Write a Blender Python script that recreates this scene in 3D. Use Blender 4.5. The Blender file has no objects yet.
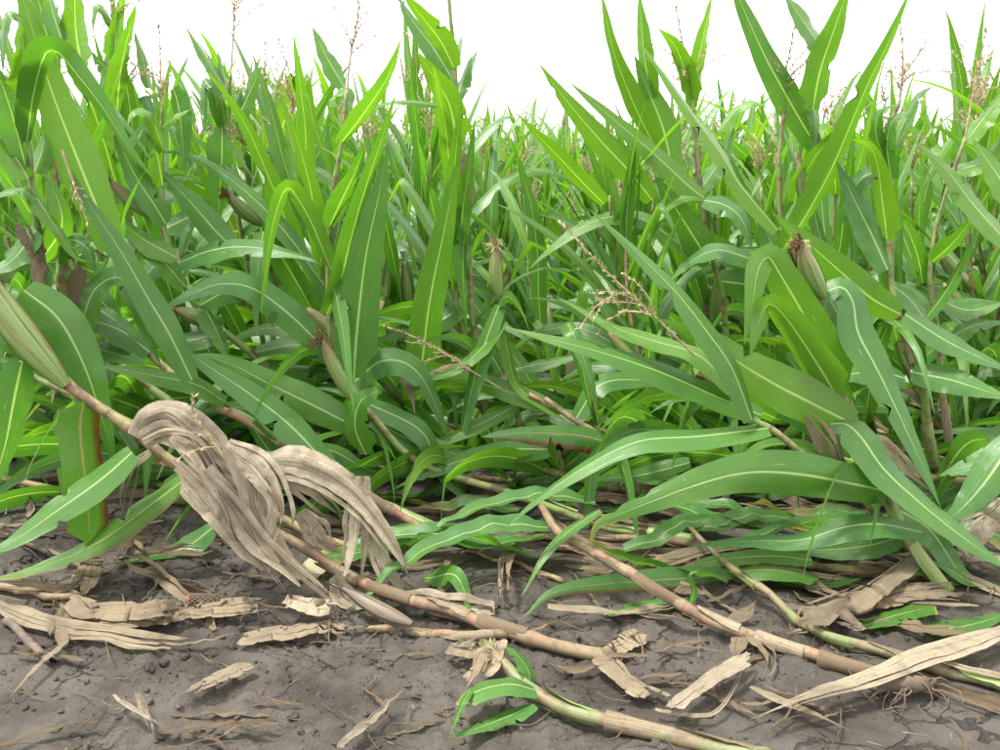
import bpy, math, random
import numpy as np
from mathutils import Vector

random.seed(7); RNG = np.random.default_rng(7)
scene = bpy.context.scene
COL = scene.collection
R = math.radians

# ------------------------------------------------------------------ camera
CAM_H, PITCH, FPX = 0.78, R(12.5), 905.0          # metres, downward pitch, focal length in photo pixels (1000 wide)
cam_d = bpy.data.cameras.new('camera'); cam = bpy.data.objects.new('camera', cam_d); COL.objects.link(cam)
cam.location = (0, 0, CAM_H); cam.rotation_euler = (R(90) - PITCH, 0, 0)
cam_d.sensor_width = 36.0; cam_d.lens = 36.0 * FPX / 1000.0
cam_d.clip_start = 0.02; cam_d.clip_end = 2000
scene.camera = cam

# ------------------------------------------------------------------ world: bright overcast
SUN_EL, SUN_AZ = R(66), R(-95)
world = bpy.data.worlds.new('World'); scene.world = world; world.use_nodes = True
wn = world.node_tree.nodes; wl = world.node_tree.links
for n in list(wn): wn.remove(n)
wo = wn.new('ShaderNodeOutputWorld'); bg = wn.new('ShaderNodeBackground')
sky = wn.new('ShaderNodeTexSky'); sky.sky_type = 'NISHITA'; sky.sun_disc = False
sky.sun_elevation = SUN_EL; sky.sun_rotation = SUN_AZ; sky.air_density = 1.0; sky.dust_density = 6.0
hs = wn.new('ShaderNodeHueSaturation'); hs.inputs['Saturation'].default_value = 0.25
cl = wn.new('ShaderNodeMixRGB'); cl.inputs['Fac'].default_value = 0.75
cl.inputs['Color2'].default_value = (9.7, 9.7, 9.6, 1)              # even white cloud cover
wl.new(sky.outputs[0], hs.inputs['Color']); wl.new(hs.outputs[0], cl.inputs['Color1'])
wl.new(cl.outputs[0], bg.inputs['Color']); bg.inputs['Strength'].default_value = 0.066
wl.new(bg.outputs[0], wo.inputs['Surface'])

# ------------------------------------------------------------------ sun (soft, through cloud)
sd = bpy.data.lights.new('sun', 'SUN'); sd.energy = 1.5; sd.angle = R(10); sd.color = (1.0, 0.96, 0.9)
sun = bpy.data.objects.new('sun', sd); COL.objects.link(sun)
sun.rotation_euler = Vector((math.sin(SUN_AZ) * math.cos(SUN_EL), math.cos(SUN_AZ) * math.cos(SUN_EL), math.sin(SUN_EL))).to_track_quat('Z', 'Y').to_euler()

# ------------------------------------------------------------------ exposure
vs = scene.view_settings; vs.view_transform = 'Standard'; vs.look = 'None'; vs.gamma = 1.0
vs.use_curve_mapping = False; vs.exposure = 2.4
scene.render.resolution_x, scene.render.resolution_y = 1024, 768
scene.render.engine = 'CYCLES'; cy = scene.cycles
cy.max_bounces = 5; cy.diffuse_bounces = 2; cy.glossy_bounces = 2; cy.transmission_bounces = 3; cy.transparent_max_bounces = 4
cy.caustics_reflective = cy.caustics_refractive = False

# ================================================================== helpers
def hash2(ix, iy, s):
    h = (ix * 374761393 + iy * 668265263 + s * 974711) & 0xFFFFFFFF
    h = ((h ^ (h >> 13)) * 1274126177) & 0xFFFFFFFF
    return ((h ^ (h >> 16)) & 0xFFFF) / 65535.0
def vnoise(x, y, s=0):
    x = np.asarray(x, float); y = np.asarray(y, float)
    ix = np.floor(x).astype(np.int64); iy = np.floor(y).astype(np.int64)
    fx = x - ix; fy = y - iy; fx = fx * fx * (3 - 2 * fx); fy = fy * fy * (3 - 2 * fy)
    a = hash2(ix, iy, s); b = hash2(ix + 1, iy, s); c = hash2(ix, iy + 1, s); d = hash2(ix + 1, iy + 1, s)
    return (a + (b - a) * fx) * (1 - fy) + (c + (d - c) * fx) * fy - 0.5
def height(x, y):
    """soil relief in metres"""
    x = np.asarray(x, float); y = np.asarray(y, float)
    near = np.clip(1.0 - (np.hypot(x, y - 1.8) - 4) / 6, 0.0, 1.0)
    h = 0.030 * vnoise(x * 2.1 + 3, y * 2.4, 1) + 0.020 * vnoise(x * 6, y * 6, 2)
    rough = np.clip(vnoise(x * 2.3, y * 2.7, 9) * 2.2 + 0.45, 0.0, 1.0)      # smooth crusted places and crumbly ones
    h = h + near * (0.12 + 1.5 * rough * rough) * (0.014 * vnoise(x * 19, y * 19, 3) + 0.011 * np.abs(vnoise(x * 44, y * 44, 4)) + 0.007 * vnoise(x * 90, y * 90, 5))
    return h
def height_soft(x, y):
    """the same ground without its crumbs, a little above them: what a limp leaf settles on"""
    return 0.030 * vnoise(np.asarray(x) * 2.1 + 3, np.asarray(y) * 2.4, 1) + 0.020 * vnoise(np.asarray(x) * 6, np.asarray(y) * 6, 2) + 0.005
CP, SP = math.cos(PITCH), math.sin(PITCH)
def ray(px, py):
    a = (px - 500) / FPX; b = (375 - py) / FPX
    return np.array([a, CP + b * SP, -SP + b * CP])
def P(px, py, Y):
    """the point at forward distance Y that the photo shows at pixel px, py"""
    d = ray(px, py); t = Y / d[1]
    return np.array([0, 0, CAM_H]) + d * t
def G(px, py, lift=0.0):
    """the soil point under pixel px, py"""
    d = ray(px, py); z = 0.0
    for _ in range(4):
        t = (CAM_H - z - lift) / -d[2]; p = np.array([0, 0, CAM_H]) + d * t; z = float(height(p[0], p[1]))
    return p
def axis_depth(p): return p[1] * CP - (p[2] - CAM_H) * SP
def parse(s): return [tuple(float(v) for v in q.split(',')) for q in s.split()]
def unit(v): return v / (np.linalg.norm(v, axis=-1, keepdims=True) + 1e-12)
def catmull(pts, n):
    p = np.asarray(pts, float)
    if len(p) == 2: p = np.array([p[0], (p[0] * 2 + p[1]) / 3, (p[0] + p[1] * 2) / 3, p[1]])
    seg = np.linalg.norm(np.diff(p, axis=0), axis=1); k = np.concatenate([[0], np.cumsum(seg)]); k /= k[-1]
    e = np.vstack([2 * p[0] - p[1], p, 2 * p[-1] - p[-2]])
    out = []
    for s in np.linspace(0, 1, n):
        i = min(max(int(np.searchsorted(k, s, 'right') - 1), 0), len(p) - 2)
        t = (s - k[i]) / max(k[i + 1] - k[i], 1e-9)
        a, b, c, d = e[i], e[i + 1], e[i + 2], e[i + 3]
        out.append(0.5 * (2 * b + (c - a) * t + (2 * a - 5 * b + 4 * c - d) * t * t + (3 * b - a - 3 * c + d) * t ** 3))
    return np.array(out)

def mesh_from(name, verts, faces, mat, uv=None, attrs=None, smooth=True):
    me = bpy.data.meshes.new(name)
    me.from_pydata([tuple(v) for v in verts], [], faces)
    if uv is not None:
        ul = me.uv_layers.new(name='UVMap')
        li = np.empty(len(me.loops), dtype=np.int32); me.loops.foreach_get('vertex_index', li)
        ul.data.foreach_set('uv', np.asarray(uv, np.float32)[li].ravel())
    for k, v in (attrs or {}).items():
        a = me.attributes.new(k, 'FLOAT', 'POINT')
        arr = np.full(len(verts), v, np.float32) if np.isscalar(v) else np.asarray(v, np.float32)
        a.data.foreach_set('value', arr)
    me.materials.append(mat)
    if smooth: me.polygons.foreach_set('use_smooth', np.ones(len(me.polygons), dtype=bool))
    me.update()
    return me
def obj(name, me, parent=None, loc=None):
    o = bpy.data.objects.new(name, me); COL.objects.link(o)
    if parent is not None:
        o.parent = parent
        if me is not None: o.location = -np.array(parent.location) if loc is None else loc
    return o
def thing(name, label, cat, loc=(0, 0, 0), group=None):
    o = bpy.data.objects.new(name, None); COL.objects.link(o); o.location = tuple(loc); o.empty_display_size = 0.05
    o['label'] = label; o['category'] = cat
    if group: o['group'] = group
    return o
def tag(o, label, cat, group=None, kind=None):
    o['label'] = label
    if cat: o['category'] = cat
    if group: o['group'] = group
    if kind: o['kind'] = kind
    return o

# ================================================================== materials
def newmat(name):
    m = bpy.data.materials.new(name); m.use_nodes = True
    nt = m.node_tree; nt.nodes.clear()
    return m, nt.nodes, nt.links
def nd(N, t, **kw):
    n = N.new(t)
    for k, v in kw.items():
        if k in n.inputs: n.inputs[k].default_value = v
        else: setattr(n, k, v)
    return n
def ramp(N, stops):
    r = N.new('ShaderNodeValToRGB'); e = r.color_ramp.elements
    while len(e) > 1: e.remove(e[-1])
    e[0].position = stops[0][0]; e[0].color = (*stops[0][1], 1) if len(stops[0][1]) == 3 else stops[0][1]
    for p, c in stops[1:]:
        q = e.new(p); q.color = (*c, 1)
    return r
def math_n(N, L, op, a, b=None, c=None, clamp=False):
    m = N.new('ShaderNodeMath'); m.operation = op; m.use_clamp = clamp
    for i, v in enumerate((a, b, c)):
        if v is None: continue
        if isinstance(v, (int, float)): m.inputs[i].default_value = v
        else: L.new(v, m.inputs[i])
    return m.outputs[0]
def mixc(N, L, fac, a, b, mode='MIX'):
    m = N.new('ShaderNodeMixRGB'); m.blend_type = mode
    for i, v in zip(('Fac', 'Color1', 'Color2'), (fac, a, b)):
        if isinstance(v, (int, float)): m.inputs[i].default_value = v
        elif isinstance(v, tuple): m.inputs[i].default_value = (*v, 1)
        else: L.new(v, m.inputs[i])
    return m.outputs[0]
def smap(N, L, v, lo, hi, a=0.0, b=1.0):
    m = N.new('ShaderNodeMapRange'); m.interpolation_type = 'SMOOTHSTEP'
    L.new(v, m.inputs[0]); m.inputs[1].default_value = lo; m.inputs[2].default_value = hi
    m.inputs[3].default_value = a; m.inputs[4].default_value = b
    return m.outputs[0]
def noise(N, L, vec, scale, detail=3, rough=0.55):
    n = N.new('ShaderNodeTexNoise'); n.inputs['Scale'].default_value = scale; n.inputs['Detail'].default_value = detail
    n.inputs['Roughness'].default_value = rough
    if vec is not None: L.new(vec, n.inputs['Vector'])
    return n.outputs['Fac']
def scaled(N, L, vec, s):
    m = N.new('ShaderNodeMapping'); m.inputs['Scale'].default_value = s; L.new(vec, m.inputs['Vector']); return m.outputs[0]

def leaf_material():
    m, N, L = newmat('corn_leaf')
    out = N.new('ShaderNodeOutputMaterial')
    uv = N.new('ShaderNodeUVMap').outputs[0]
    sep = N.new('ShaderNodeSeparateXYZ'); L.new(uv, sep.inputs[0]); U, V = sep.outputs[0], sep.outputs[1]
    at = lambda nm: nd(N, 'ShaderNodeAttribute', attribute_name=nm).outputs['Fac']
    tint, red, dry, rnd0 = at('tint'), at('red'), at('dry'), at('rnd')
    rnd = math_n(N, L, 'FRACT', math_n(N, L, 'ADD', nd(N, 'ShaderNodeObjectInfo').outputs['Random'], rnd0))
    pos = N.new('ShaderNodeNewGeometry').outputs['Position']
    c = mixc(N, L, rnd, (0.064, 0.176, 0.024), (0.043, 0.142, 0.021))
    up = math_n(N, L, 'MAXIMUM', tint, 0.0); dn = math_n(N, L, 'MAXIMUM', math_n(N, L, 'MULTIPLY', tint, -1.0), 0.0)
    c = mixc(N, L, up, c, (0.122, 0.248, 0.018))
    c = mixc(N, L, dn, c, (0.060, 0.160, 0.046))
    n1 = noise(N, L, pos, 10.0, 3); ns = noise(N, L, scaled(N, L, uv, (5, 7, 1)), 2.0, 3, 0.65); c = mixc(N, L, smap(N, L, n1, 0.42, 0.70, 0, 0.45), c, (0.094, 0.200, 0.024))
    # lengthwise veins
    vs_ = scaled(N, L, uv, (52.0, 0.35, 1.0)); vein = noise(N, L, vs_, 1.0, 2, 0.6)
    c = mixc(N, L, smap(N, L, vein, 0.40, 0.66, 0.0, 0.30), c, (0.120, 0.240, 0.055))
    au = math_n(N, L, 'ABSOLUTE', math_n(N, L, 'SUBTRACT', U, 0.5))
    ribw = math_n(N, L, 'MULTIPLY_ADD', V, -0.032, 0.046)
    rib = smap(N, L, math_n(N, L, 'DIVIDE', au, ribw), 0.45, 1.0, 1.0, 0.0)
    rib = math_n(N, L, 'MULTIPLY', rib, smap(N, L, V, 0.75, 0.98, 1.0, 0.0))
    ribc = mixc(N, L, red, (0.36, 0.47, 0.20), (0.30, 0.20, 0.11))
    c = mixc(N, L, math_n(N, L, 'MULTIPLY', rib, 0.85), c, ribc)
    # red flush along a margin
    edge = smap(N, L, math_n(N, L, 'ADD', U, math_n(N, L, 'MULTIPLY', ns, 0.3)), 0.85, 1.12)
    c = mixc(N, L, math_n(N, L, 'MULTIPLY', edge, red), c, (0.10, 0.014, 0.012))
    # yellowed, then brown tip and margins
    k = math_n(N, L, 'ADD', math_n(N, L, 'ADD', V, math_n(N, L, 'MULTIPLY', au, 0.35)), math_n(N, L, 'MULTIPLY_ADD', ns, 0.3, -0.15))
    lim = math_n(N, L, 'MULTIPLY_ADD', dry, -0.80, 1.36)
    k2 = math_n(N, L, 'SUBTRACT', k, lim)
    c = mixc(N, L, smap(N, L, k2, -0.14, 0.0), c, (0.27, 0.25, 0.05))
    dryf = smap(N, L, k2, -0.03, 0.05)
    c = mixc(N, L, dryf, c, (0.34, 0.26, 0.15))
    # pale feeding scars running lengthwise
    sc_ = noise(N, L, scaled(N, L, uv, (16, 6, 1)), 1.6, 2, 0.5)
    c = mixc(N, L, math_n(N, L, 'MULTIPLY', smap(N, L, sc_, 0.68, 0.74), smap(N, L, rnd, 0.3, 0.9)), c, (0.27, 0.29, 0.13))
    # rust and chewed specks
    vo = N.new('ShaderNodeTexVoronoi'); vo.inputs['Scale'].default_value = 55.0; L.new(pos, vo.inputs['Vector'])
    sp = smap(N, L, vo.outputs['Distance'], 0.06, 0.13, 1.0, 0.0)
    sp = math_n(N, L, 'MULTIPLY', sp, smap(N, L, n1, 0.52, 0.62))
    c = mixc(N, L, math_n(N, L, 'MULTIPLY', sp, 0.7), c, (0.30, 0.27, 0.12))
    bump = nd(N, 'ShaderNodeBump', Strength=0.5, Distance=0.0014)
    hsum = math_n(N, L, 'ADD', vein, math_n(N, L, 'MULTIPLY', rib, 0.9)); L.new(hsum, bump.inputs['Height'])
    b = N.new('ShaderNodeBsdfPrincipled'); L.new(c, b.inputs['Base Color']); L.new(bump.outputs[0], b.inputs['Normal'])
    rg = smap(N, L, ns, 0.3, 0.7, 0.17, 0.32); L.new(rg, b.inputs['Roughness'])
    b.inputs['IOR'].default_value = 1.5; b.inputs['Specular IOR Level'].default_value = 0.5
    tr = N.new('ShaderNodeBsdfTranslucent')
    tc = mixc(N, L, 1.0, c, (1.45, 1.60, 0.45), 'MULTIPLY'); L.new(tc, tr.inputs['Color'])
    mx = N.new('ShaderNodeMixShader'); mx.inputs[0].default_value = 0.45
    L.new(b.outputs[0], mx.inputs[1]); L.new(tr.outputs[0], mx.inputs[2]); L.new(mx.outputs[0], out.inputs['Surface'])
    return m

def dry_material():
    m, N, L = newmat('dry_leaf')
    out = N.new('ShaderNodeOutputMaterial')
    uv = N.new('ShaderNodeUVMap').outputs[0]
    rnd0 = nd(N, 'ShaderNodeAttribute', attribute_name='rnd').outputs['Fac']
    tint = nd(N, 'ShaderNodeAttribute', attribute_name='tint').outputs['Fac']
    rnd = math_n(N, L, 'FRACT', math_n(N, L, 'ADD', nd(N, 'ShaderNodeObjectInfo').outputs['Random'], rnd0))
    pos = N.new('ShaderNodeNewGeometry').outputs['Position']
    c = mixc(N, L, rnd, (0.36, 0.295, 0.195), (0.215, 0.165, 0.105))
    c = mixc(N, L, math_n(N, L, 'MAXIMUM', tint, 0.0), c, (0.52, 0.455, 0.34))
    c = mixc(N, L, math_n(N, L, 'MAXIMUM', math_n(N, L, 'MULTIPLY', tint, -1.0), 0.0), c, (0.15, 0.10, 0.06))
    st = noise(N, L, scaled(N, L, uv, (46, 0.9, 1)), 1.0, 4, 0.75)
    c = mixc(N, L, smap(N, L, st, 0.46, 0.62, 0, 0.62), c, (0.15, 0.11, 0.072))
    n2 = noise(N, L, pos, 24.0, 4, 0.6); c = mixc(N, L, smap(N, L, n2, 0.5, 0.72, 0, 0.6), c, (0.185, 0.14, 0.09))
    n4 = noise(N, L, pos, 7.0, 4, 0.6); c = mixc(N, L, smap(N, L, n4, 0.48, 0.64, 0, 0.65), c, (0.17, 0.138, 0.10))
    n3 = noise(N, L, pos, 240.0, 2, 0.6); c = mixc(N, L, smap(N, L, n3, 0.58, 0.7, 0, 0.55), c, (0.10, 0.08, 0.06))
    bump = nd(N, 'ShaderNodeBump', Strength=1.0, Distance=0.0026); L.new(math_n(N, L, 'ADD', st, n2), bump.inputs['Height'])
    b = N.new('ShaderNodeBsdfPrincipled'); L.new(c, b.inputs['Base Color']); L.new(bump.outputs[0], b.inputs['Normal'])
    b.inputs['Roughness'].default_value = 0.75; b.inputs['Specular IOR Level'].default_value = 0.15
    tr = N.new('ShaderNodeBsdfTranslucent'); L.new(c, tr.inputs['Color'])
    mx = N.new('ShaderNodeMixShader'); mx.inputs[0].default_value = 0.30
    L.new(b.outputs[0], mx.inputs[1]); L.new(tr.outputs[0], mx.inputs[2]); L.new(mx.outputs[0], out.inputs['Surface'])
    return m

def stalk_material(name, base, alt, flush, flush_amt, rough=0.5):
    """v of the UV counts internodes, so colour can follow the nodes"""
    m, N, L = newmat(name)
    out = N.new('ShaderNodeOutputMaterial')
    uv = N.new('ShaderNodeUVMap').outputs[0]
    sep = N.new('ShaderNodeSeparateXYZ'); L.new(uv, sep.inputs[0]); V = sep.outputs[1]
    pos = N.new('ShaderNodeNewGeometry').outputs['Position']
    rnd = nd(N, 'ShaderNodeObjectInfo').outputs['Random']
    c = mixc(N, L, math_n(N, L, 'MULTIPLY_ADD', rnd, 0.5, 0.1), base, alt)
    st = noise(N, L, scaled(N, L, uv, (26, 0.7, 1)), 1.0, 3, 0.6)
    c = mixc(N, L, smap(N, L, st, 0.40, 0.62, 0, 0.9), c, alt)
    fr = math_n(N, L, 'FRACT', V)
    n2 = noise(N, L, pos, 18.0, 3)
    fl = math_n(N, L, 'MULTIPLY', smap(N, L, math_n(N, L, 'ADD', fr, math_n(N, L, 'MULTIPLY_ADD', n2, 0.9, -0.45)), 0.35, 0.95), flush_amt)
    c = mixc(N, L, fl, c, flush)
    nod = smap(N, L, math_n(N, L, 'ABSOLUTE', math_n(N, L, 'SUBTRACT', fr, 0.5)), 0.455, 0.49)
    c = mixc(N, L, math_n(N, L, 'MULTIPLY', nod, 0.7), c, (0.15, 0.09, 0.05))
    n3 = noise(N, L, pos, 38.0, 4, 0.7); c = mixc(N, L, smap(N, L, n3, 0.46, 0.62, 0, 0.85), c, (0.10, 0.072, 0.048))
    bump = nd(N, 'ShaderNodeBump', Strength=0.4, Distance=0.001); L.new(math_n(N, L, 'ADD', st, n3), bump.inputs['Height'])
    b = N.new('ShaderNodeBsdfPrincipled'); L.new(c, b.inputs['Base Color']); b.inputs['Roughness'].default_value = rough; b.inputs['Specular IOR Level'].default_value = 0.3
    L.new(bump.outputs[0], b.inputs['Normal']); L.new(b.outputs[0], out.inputs['Surface'])
    return m

def husk_material(name, a, bcol, tip, streak=0.0):
    m, N, L = newmat(name)
    out = N.new('ShaderNodeOutputMaterial')
    uv = N.new('ShaderNodeUVMap').outputs[0]
    sep = N.new('ShaderNodeSeparateXYZ'); L.new(uv, sep.inputs[0]); V = sep.outputs[1]
    st = noise(N, L, scaled(N, L, uv, (30, 0.8, 1)), 1.0, 3, 0.6)
    c = mixc(N, L, smap(N, L, st, 0.35, 0.7), a, bcol)
    k = math_n(N, L, 'ADD', V, math_n(N, L, 'MULTIPLY_ADD', noise(N, L, scaled(N, L, uv, (7, 2, 1)), 1.0, 3), 0.9, -0.45))
    c = mixc(N, L, smap(N, L, k, 0.62, 0.98, 0, 0.9), c, tip)
    s2 = noise(N, L, scaled(N, L, uv, (11, 0.7, 1)), 1.0, 3, 0.6); c = mixc(N, L, smap(N, L, s2, 0.52, 0.62, 0, streak), c, (0.13, 0.035, 0.03))
    bump = nd(N, 'ShaderNodeBump', Strength=0.5, Distance=0.0015); L.new(st, bump.inputs['Height'])
    b = N.new('ShaderNodeBsdfPrincipled'); L.new(c, b.inputs['Base Color']); b.inputs['Roughness'].default_value = 0.5
    L.new(bump.outputs[0], b.inputs['Normal']); L.new(b.outputs[0], out.inputs['Surface'])
    return m

def plain_material(name, a, bcol, scale=60, rough=0.8):
    m, N, L = newmat(name)
    out = N.new('ShaderNodeOutputMaterial'); pos = N.new('ShaderNodeNewGeometry').outputs['Position']
    c = mixc(N, L, smap(N, L, noise(N, L, pos, scale, 3), 0.35, 0.65), a, bcol)
    rnd = nd(N, 'ShaderNodeObjectInfo').outputs['Random']
    c = mixc(N, L, math_n(N, L, 'MULTIPLY', rnd, 0.4), c, bcol)
    b = N.new('ShaderNodeBsdfPrincipled'); L.new(c, b.inputs['Base Color']); b.inputs['Roughness'].default_value = rough
    L.new(b.outputs[0], out.inputs['Surface'])
    return m

def soil_material():
    m, N, L = newmat('soil')
    out = N.new('ShaderNodeOutputMaterial'); pos = N.new('ShaderNodeNewGeometry').outputs['Position']
    n1 = noise(N, L, pos, 4.5, 5, 0.6); n2 = noise(N, L, pos, 26.0, 5, 0.65); n3 = noise(N, L, pos, 170.0, 4, 0.7)
    c = mixc(N, L, smap(N, L, n1, 0.40, 0.62), (0.076, 0.067, 0.056), (0.041, 0.0355, 0.0295))
    c = mixc(N, L, smap(N, L, n2, 0.5, 0.75, 0, 0.7), c, (0.030, 0.025, 0.020))
    c = mixc(N, L, smap(N, L, n3, 0.62, 0.75, 0, 0.5), c, (0.10, 0.086, 0.066))
    # drying cracks
    wv = N.new('ShaderNodeVectorMath'); wv.operation = 'MULTIPLY_ADD'
    nt = N.new('ShaderNodeTexNoise'); nt.inputs['Scale'].default_value = 16.0; nt.inputs['Detail'].default_value = 4; L.new(pos, nt.inputs['Vector'])
    L.new(nt.outputs['Color'], wv.inputs[0]); wv.inputs[1].default_value = (0.11, 0.11, 0.0); L.new(pos, wv.inputs[2])
    vo = N.new('ShaderNodeTexVoronoi'); vo.feature = 'DISTANCE_TO_EDGE'; vo.inputs['Scale'].default_value = 6.0; L.new(wv.outputs[0], vo.inputs['Vector'])
    cr = smap(N, L, vo.outputs['Distance'], 0.004, 0.028, 1.0, 0.0)
    cr = math_n(N, L, 'MULTIPLY', cr, smap(N, L, noise(N, L, pos, 4.0, 2), 0.48, 0.58))
    c = mixc(N, L, math_n(N, L, 'MULTIPLY', cr, 0.75), c, (0.018, 0.015, 0.013))
    hsum = math_n(N, L, 'SUBTRACT', math_n(N, L, 'MULTIPLY_ADD', n3, 0.45, n2), math_n(N, L, 'MULTIPLY', cr, 0.9))
    bump = nd(N, 'ShaderNodeBump', Strength=0.9, Distance=0.012); L.new(hsum, bump.inputs['Height'])
    b = N.new('ShaderNodeBsdfPrincipled'); L.new(c, b.inputs['Base Color']); L.new(bump.outputs[0], b.inputs['Normal'])
    rg = smap(N, L, n1, 0.3, 0.7, 0.65, 0.9); L.new(rg, b.inputs['Roughness']); b.inputs['Specular IOR Level'].default_value = 0.2
    L.new(b.outputs[0], out.inputs['Surface'])
    return m

M_LEAF = leaf_material(); M_DRY = dry_material(); M_SOIL = soil_material()
M_GREEN = stalk_material('stalk_green', (0.19, 0.26, 0.07), (0.12, 0.19, 0.045), (0.24, 0.17, 0.09), 0.6)
M_PINK = stalk_material('stalk_pink', (0.30, 0.27, 0.12), (0.24, 0.18, 0.09), (0.25, 0.10, 0.08), 0.8)
M_DULL = stalk_material('stalk_dull_green', (0.15, 0.185, 0.07), (0.115, 0.115, 0.055), (0.16, 0.11, 0.07), 0.8)
M_TAN = stalk_material('stalk_tan', (0.25, 0.20, 0.112), (0.15, 0.108, 0.062), (0.18, 0.082, 0.056), 0.5, 0.65)
M_HUSK = husk_material('husk_green', (0.125, 0.19, 0.045), (0.19, 0.25, 0.08), (0.17, 0.12, 0.055), .3)
M_HUSKRED = husk_material('husk_red', (0.155, 0.21, 0.055), (0.105, 0.17, 0.04), (0.16, 0.05, 0.045), .85)
M_HUSKDRY = husk_material('husk_dry', (0.24, 0.19, 0.115), (0.15, 0.105, 0.06), (0.06, 0.042, 0.028))
M_HUSKOLD = husk_material('husk_old', (0.13, 0.10, 0.065), (0.075, 0.056, 0.036), (0.05, 0.035, 0.022))
M_SILK = plain_material('silk', (0.17, 0.075, 0.035), (0.08, 0.04, 0.022), 90)
M_SILKPALE = plain_material('pale_silk', (0.42, 0.42, 0.18), (0.36, 0.27, 0.12), 90)
M_TASSEL = plain_material('tassel', (0.40, 0.32, 0.18), (0.27, 0.20, 0.115), 70)
M_TASSELG = plain_material('tassel_stem', (0.30, 0.36, 0.14), (0.34, 0.28, 0.15), 40)
M_ROOT = plain_material('root', (0.12, 0.085, 0.055), (0.065, 0.048, 0.034), 50)

# ================================================================== ground
def axis_coords(lo, hi, fine_lo, fine_hi, step, grow=1.22):
    a = list(np.arange(fine_lo, fine_hi, step)); s = step
    while a[-1] < hi: s *= grow; a.append(a[-1] + s)
    s = step
    while a[0] > lo: s *= grow; a.insert(0, a[0] - s)
    return np.array(a)
def build_ground():
    xs = axis_coords(-400, 400, -1.5, 1.5, 0.0085); ys = axis_coords(-60, 600, 0.95, 2.7, 0.0085)
    X, Y = np.meshgrid(xs, ys); Z = height(X, Y)
    nx, ny = len(xs), len(ys)
    me = bpy.data.meshes.new('soil_ground')
    v = np.stack([X.ravel(), Y.ravel(), Z.ravel()], 1).astype(np.float32)
    i = (np.arange(ny - 1)[:, None] * nx + np.arange(nx - 1)[None, :]).ravel()
    f = np.stack([i, i + 1, i + 1 + nx, i + nx], 1).astype(np.int32)
    me.vertices.add(len(v)); me.vertices.foreach_set('co', v.ravel())
    me.loops.add(f.size); me.loops.foreach_set('vertex_index', f.ravel())
    me.polygons.add(len(f)); me.polygons.foreach_set('loop_start', np.arange(0, f.size, 4, dtype=np.int32))
    me.polygons.foreach_set('use_smooth', np.ones(len(f), bool))
    me.materials.append(M_SOIL); me.update(); me.validate()
    o = obj('soil_ground', me); o['kind'] = 'structure'; o['label'] = 'dark grey bare field soil with drying cracks'
build_ground()

# ================================================================== shape builders (numpy)
def leaf_arrays(C, W, hw, fold=0.25, wave=0.10, waven=4.0, seed=0, m=7, curl=0.0, ragged=0.0, pleat=0.0, tears=0):
    """C spine points, W unit width vectors, hw half widths -> verts, faces, uv"""
    r = np.random.default_rng(seed)
    n = len(C)
    T = unit(np.gradient(C, axis=0)); W = unit(W - (W * T).sum(1, keepdims=True) * T); Nn = np.cross(W, T)
    s = np.linspace(0, 1, n)
    u = np.linspace(-1, 1, m)
    ph = r.uniform(0, 6.28, 4)
    V = np.empty((n, m, 3))
    foldv = fold * (1 - 0.6 * s)
    for j, uu in enumerate(u):
        a = abs(uu); sg = 1 if uu > 0 else -1
        k = 0 if uu > 0 else 1
        wv = wave * (2.6 * vnoise(s * waven * 2.1 + ph[k] * 9, s * 0 + k, 11) + 1.0 * vnoise(s * waven * 4.7 + ph[k + 2] * 7, s * 0 + k, 12)) * (a ** 2.0) * np.clip(s * 4, 0, 1)
        if pleat: wv = wv + pleat * np.sin(uu * 8.5 + ph[0] + 4.5 * vnoise(s * 5 + ph[1] * 5, s * 0, 4)) * (0.4 + vnoise(s * 7 + ph[2] * 3, s * 0, 6))
        off = foldv * a - curl * a * a + wv
        lat = uu * (1 - 0.5 * np.minimum(foldv, 0.9) ** 2 * a)
        rg = 1.0
        if ragged and a > 0.95: rg = 1 - ragged * (0.5 + vnoise(s * 14 + ph[k] * 5, s * 0, 2))
        V[:, j] = C + W * (hw * lat * rg)[:, None] + Nn * (hw * off)[:, None]
    for _ in range(tears):                               # torn notches in the margin
        i = int(r.integers(n // 4, n - 2)); e, q, c0 = (0, 1, m // 2) if r.random() < .5 else (m - 1, m - 2, m // 2); k = r.uniform(.35, .85)
        V[i, e] += (V[i, c0] - V[i, e]) * k; V[i, q] += (V[i, c0] - V[i, q]) * max(0, k - .45)
    faces = [(i * m + j, i * m + j + 1, (i + 1) * m + j + 1, (i + 1) * m + j) for i in range(n - 1) for j in range(m - 1)]
    uv = np.stack([np.tile((u + 1) / 2, n), np.repeat(s, m)], 1)
    return V.reshape(-1, 3), faces, uv
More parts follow.
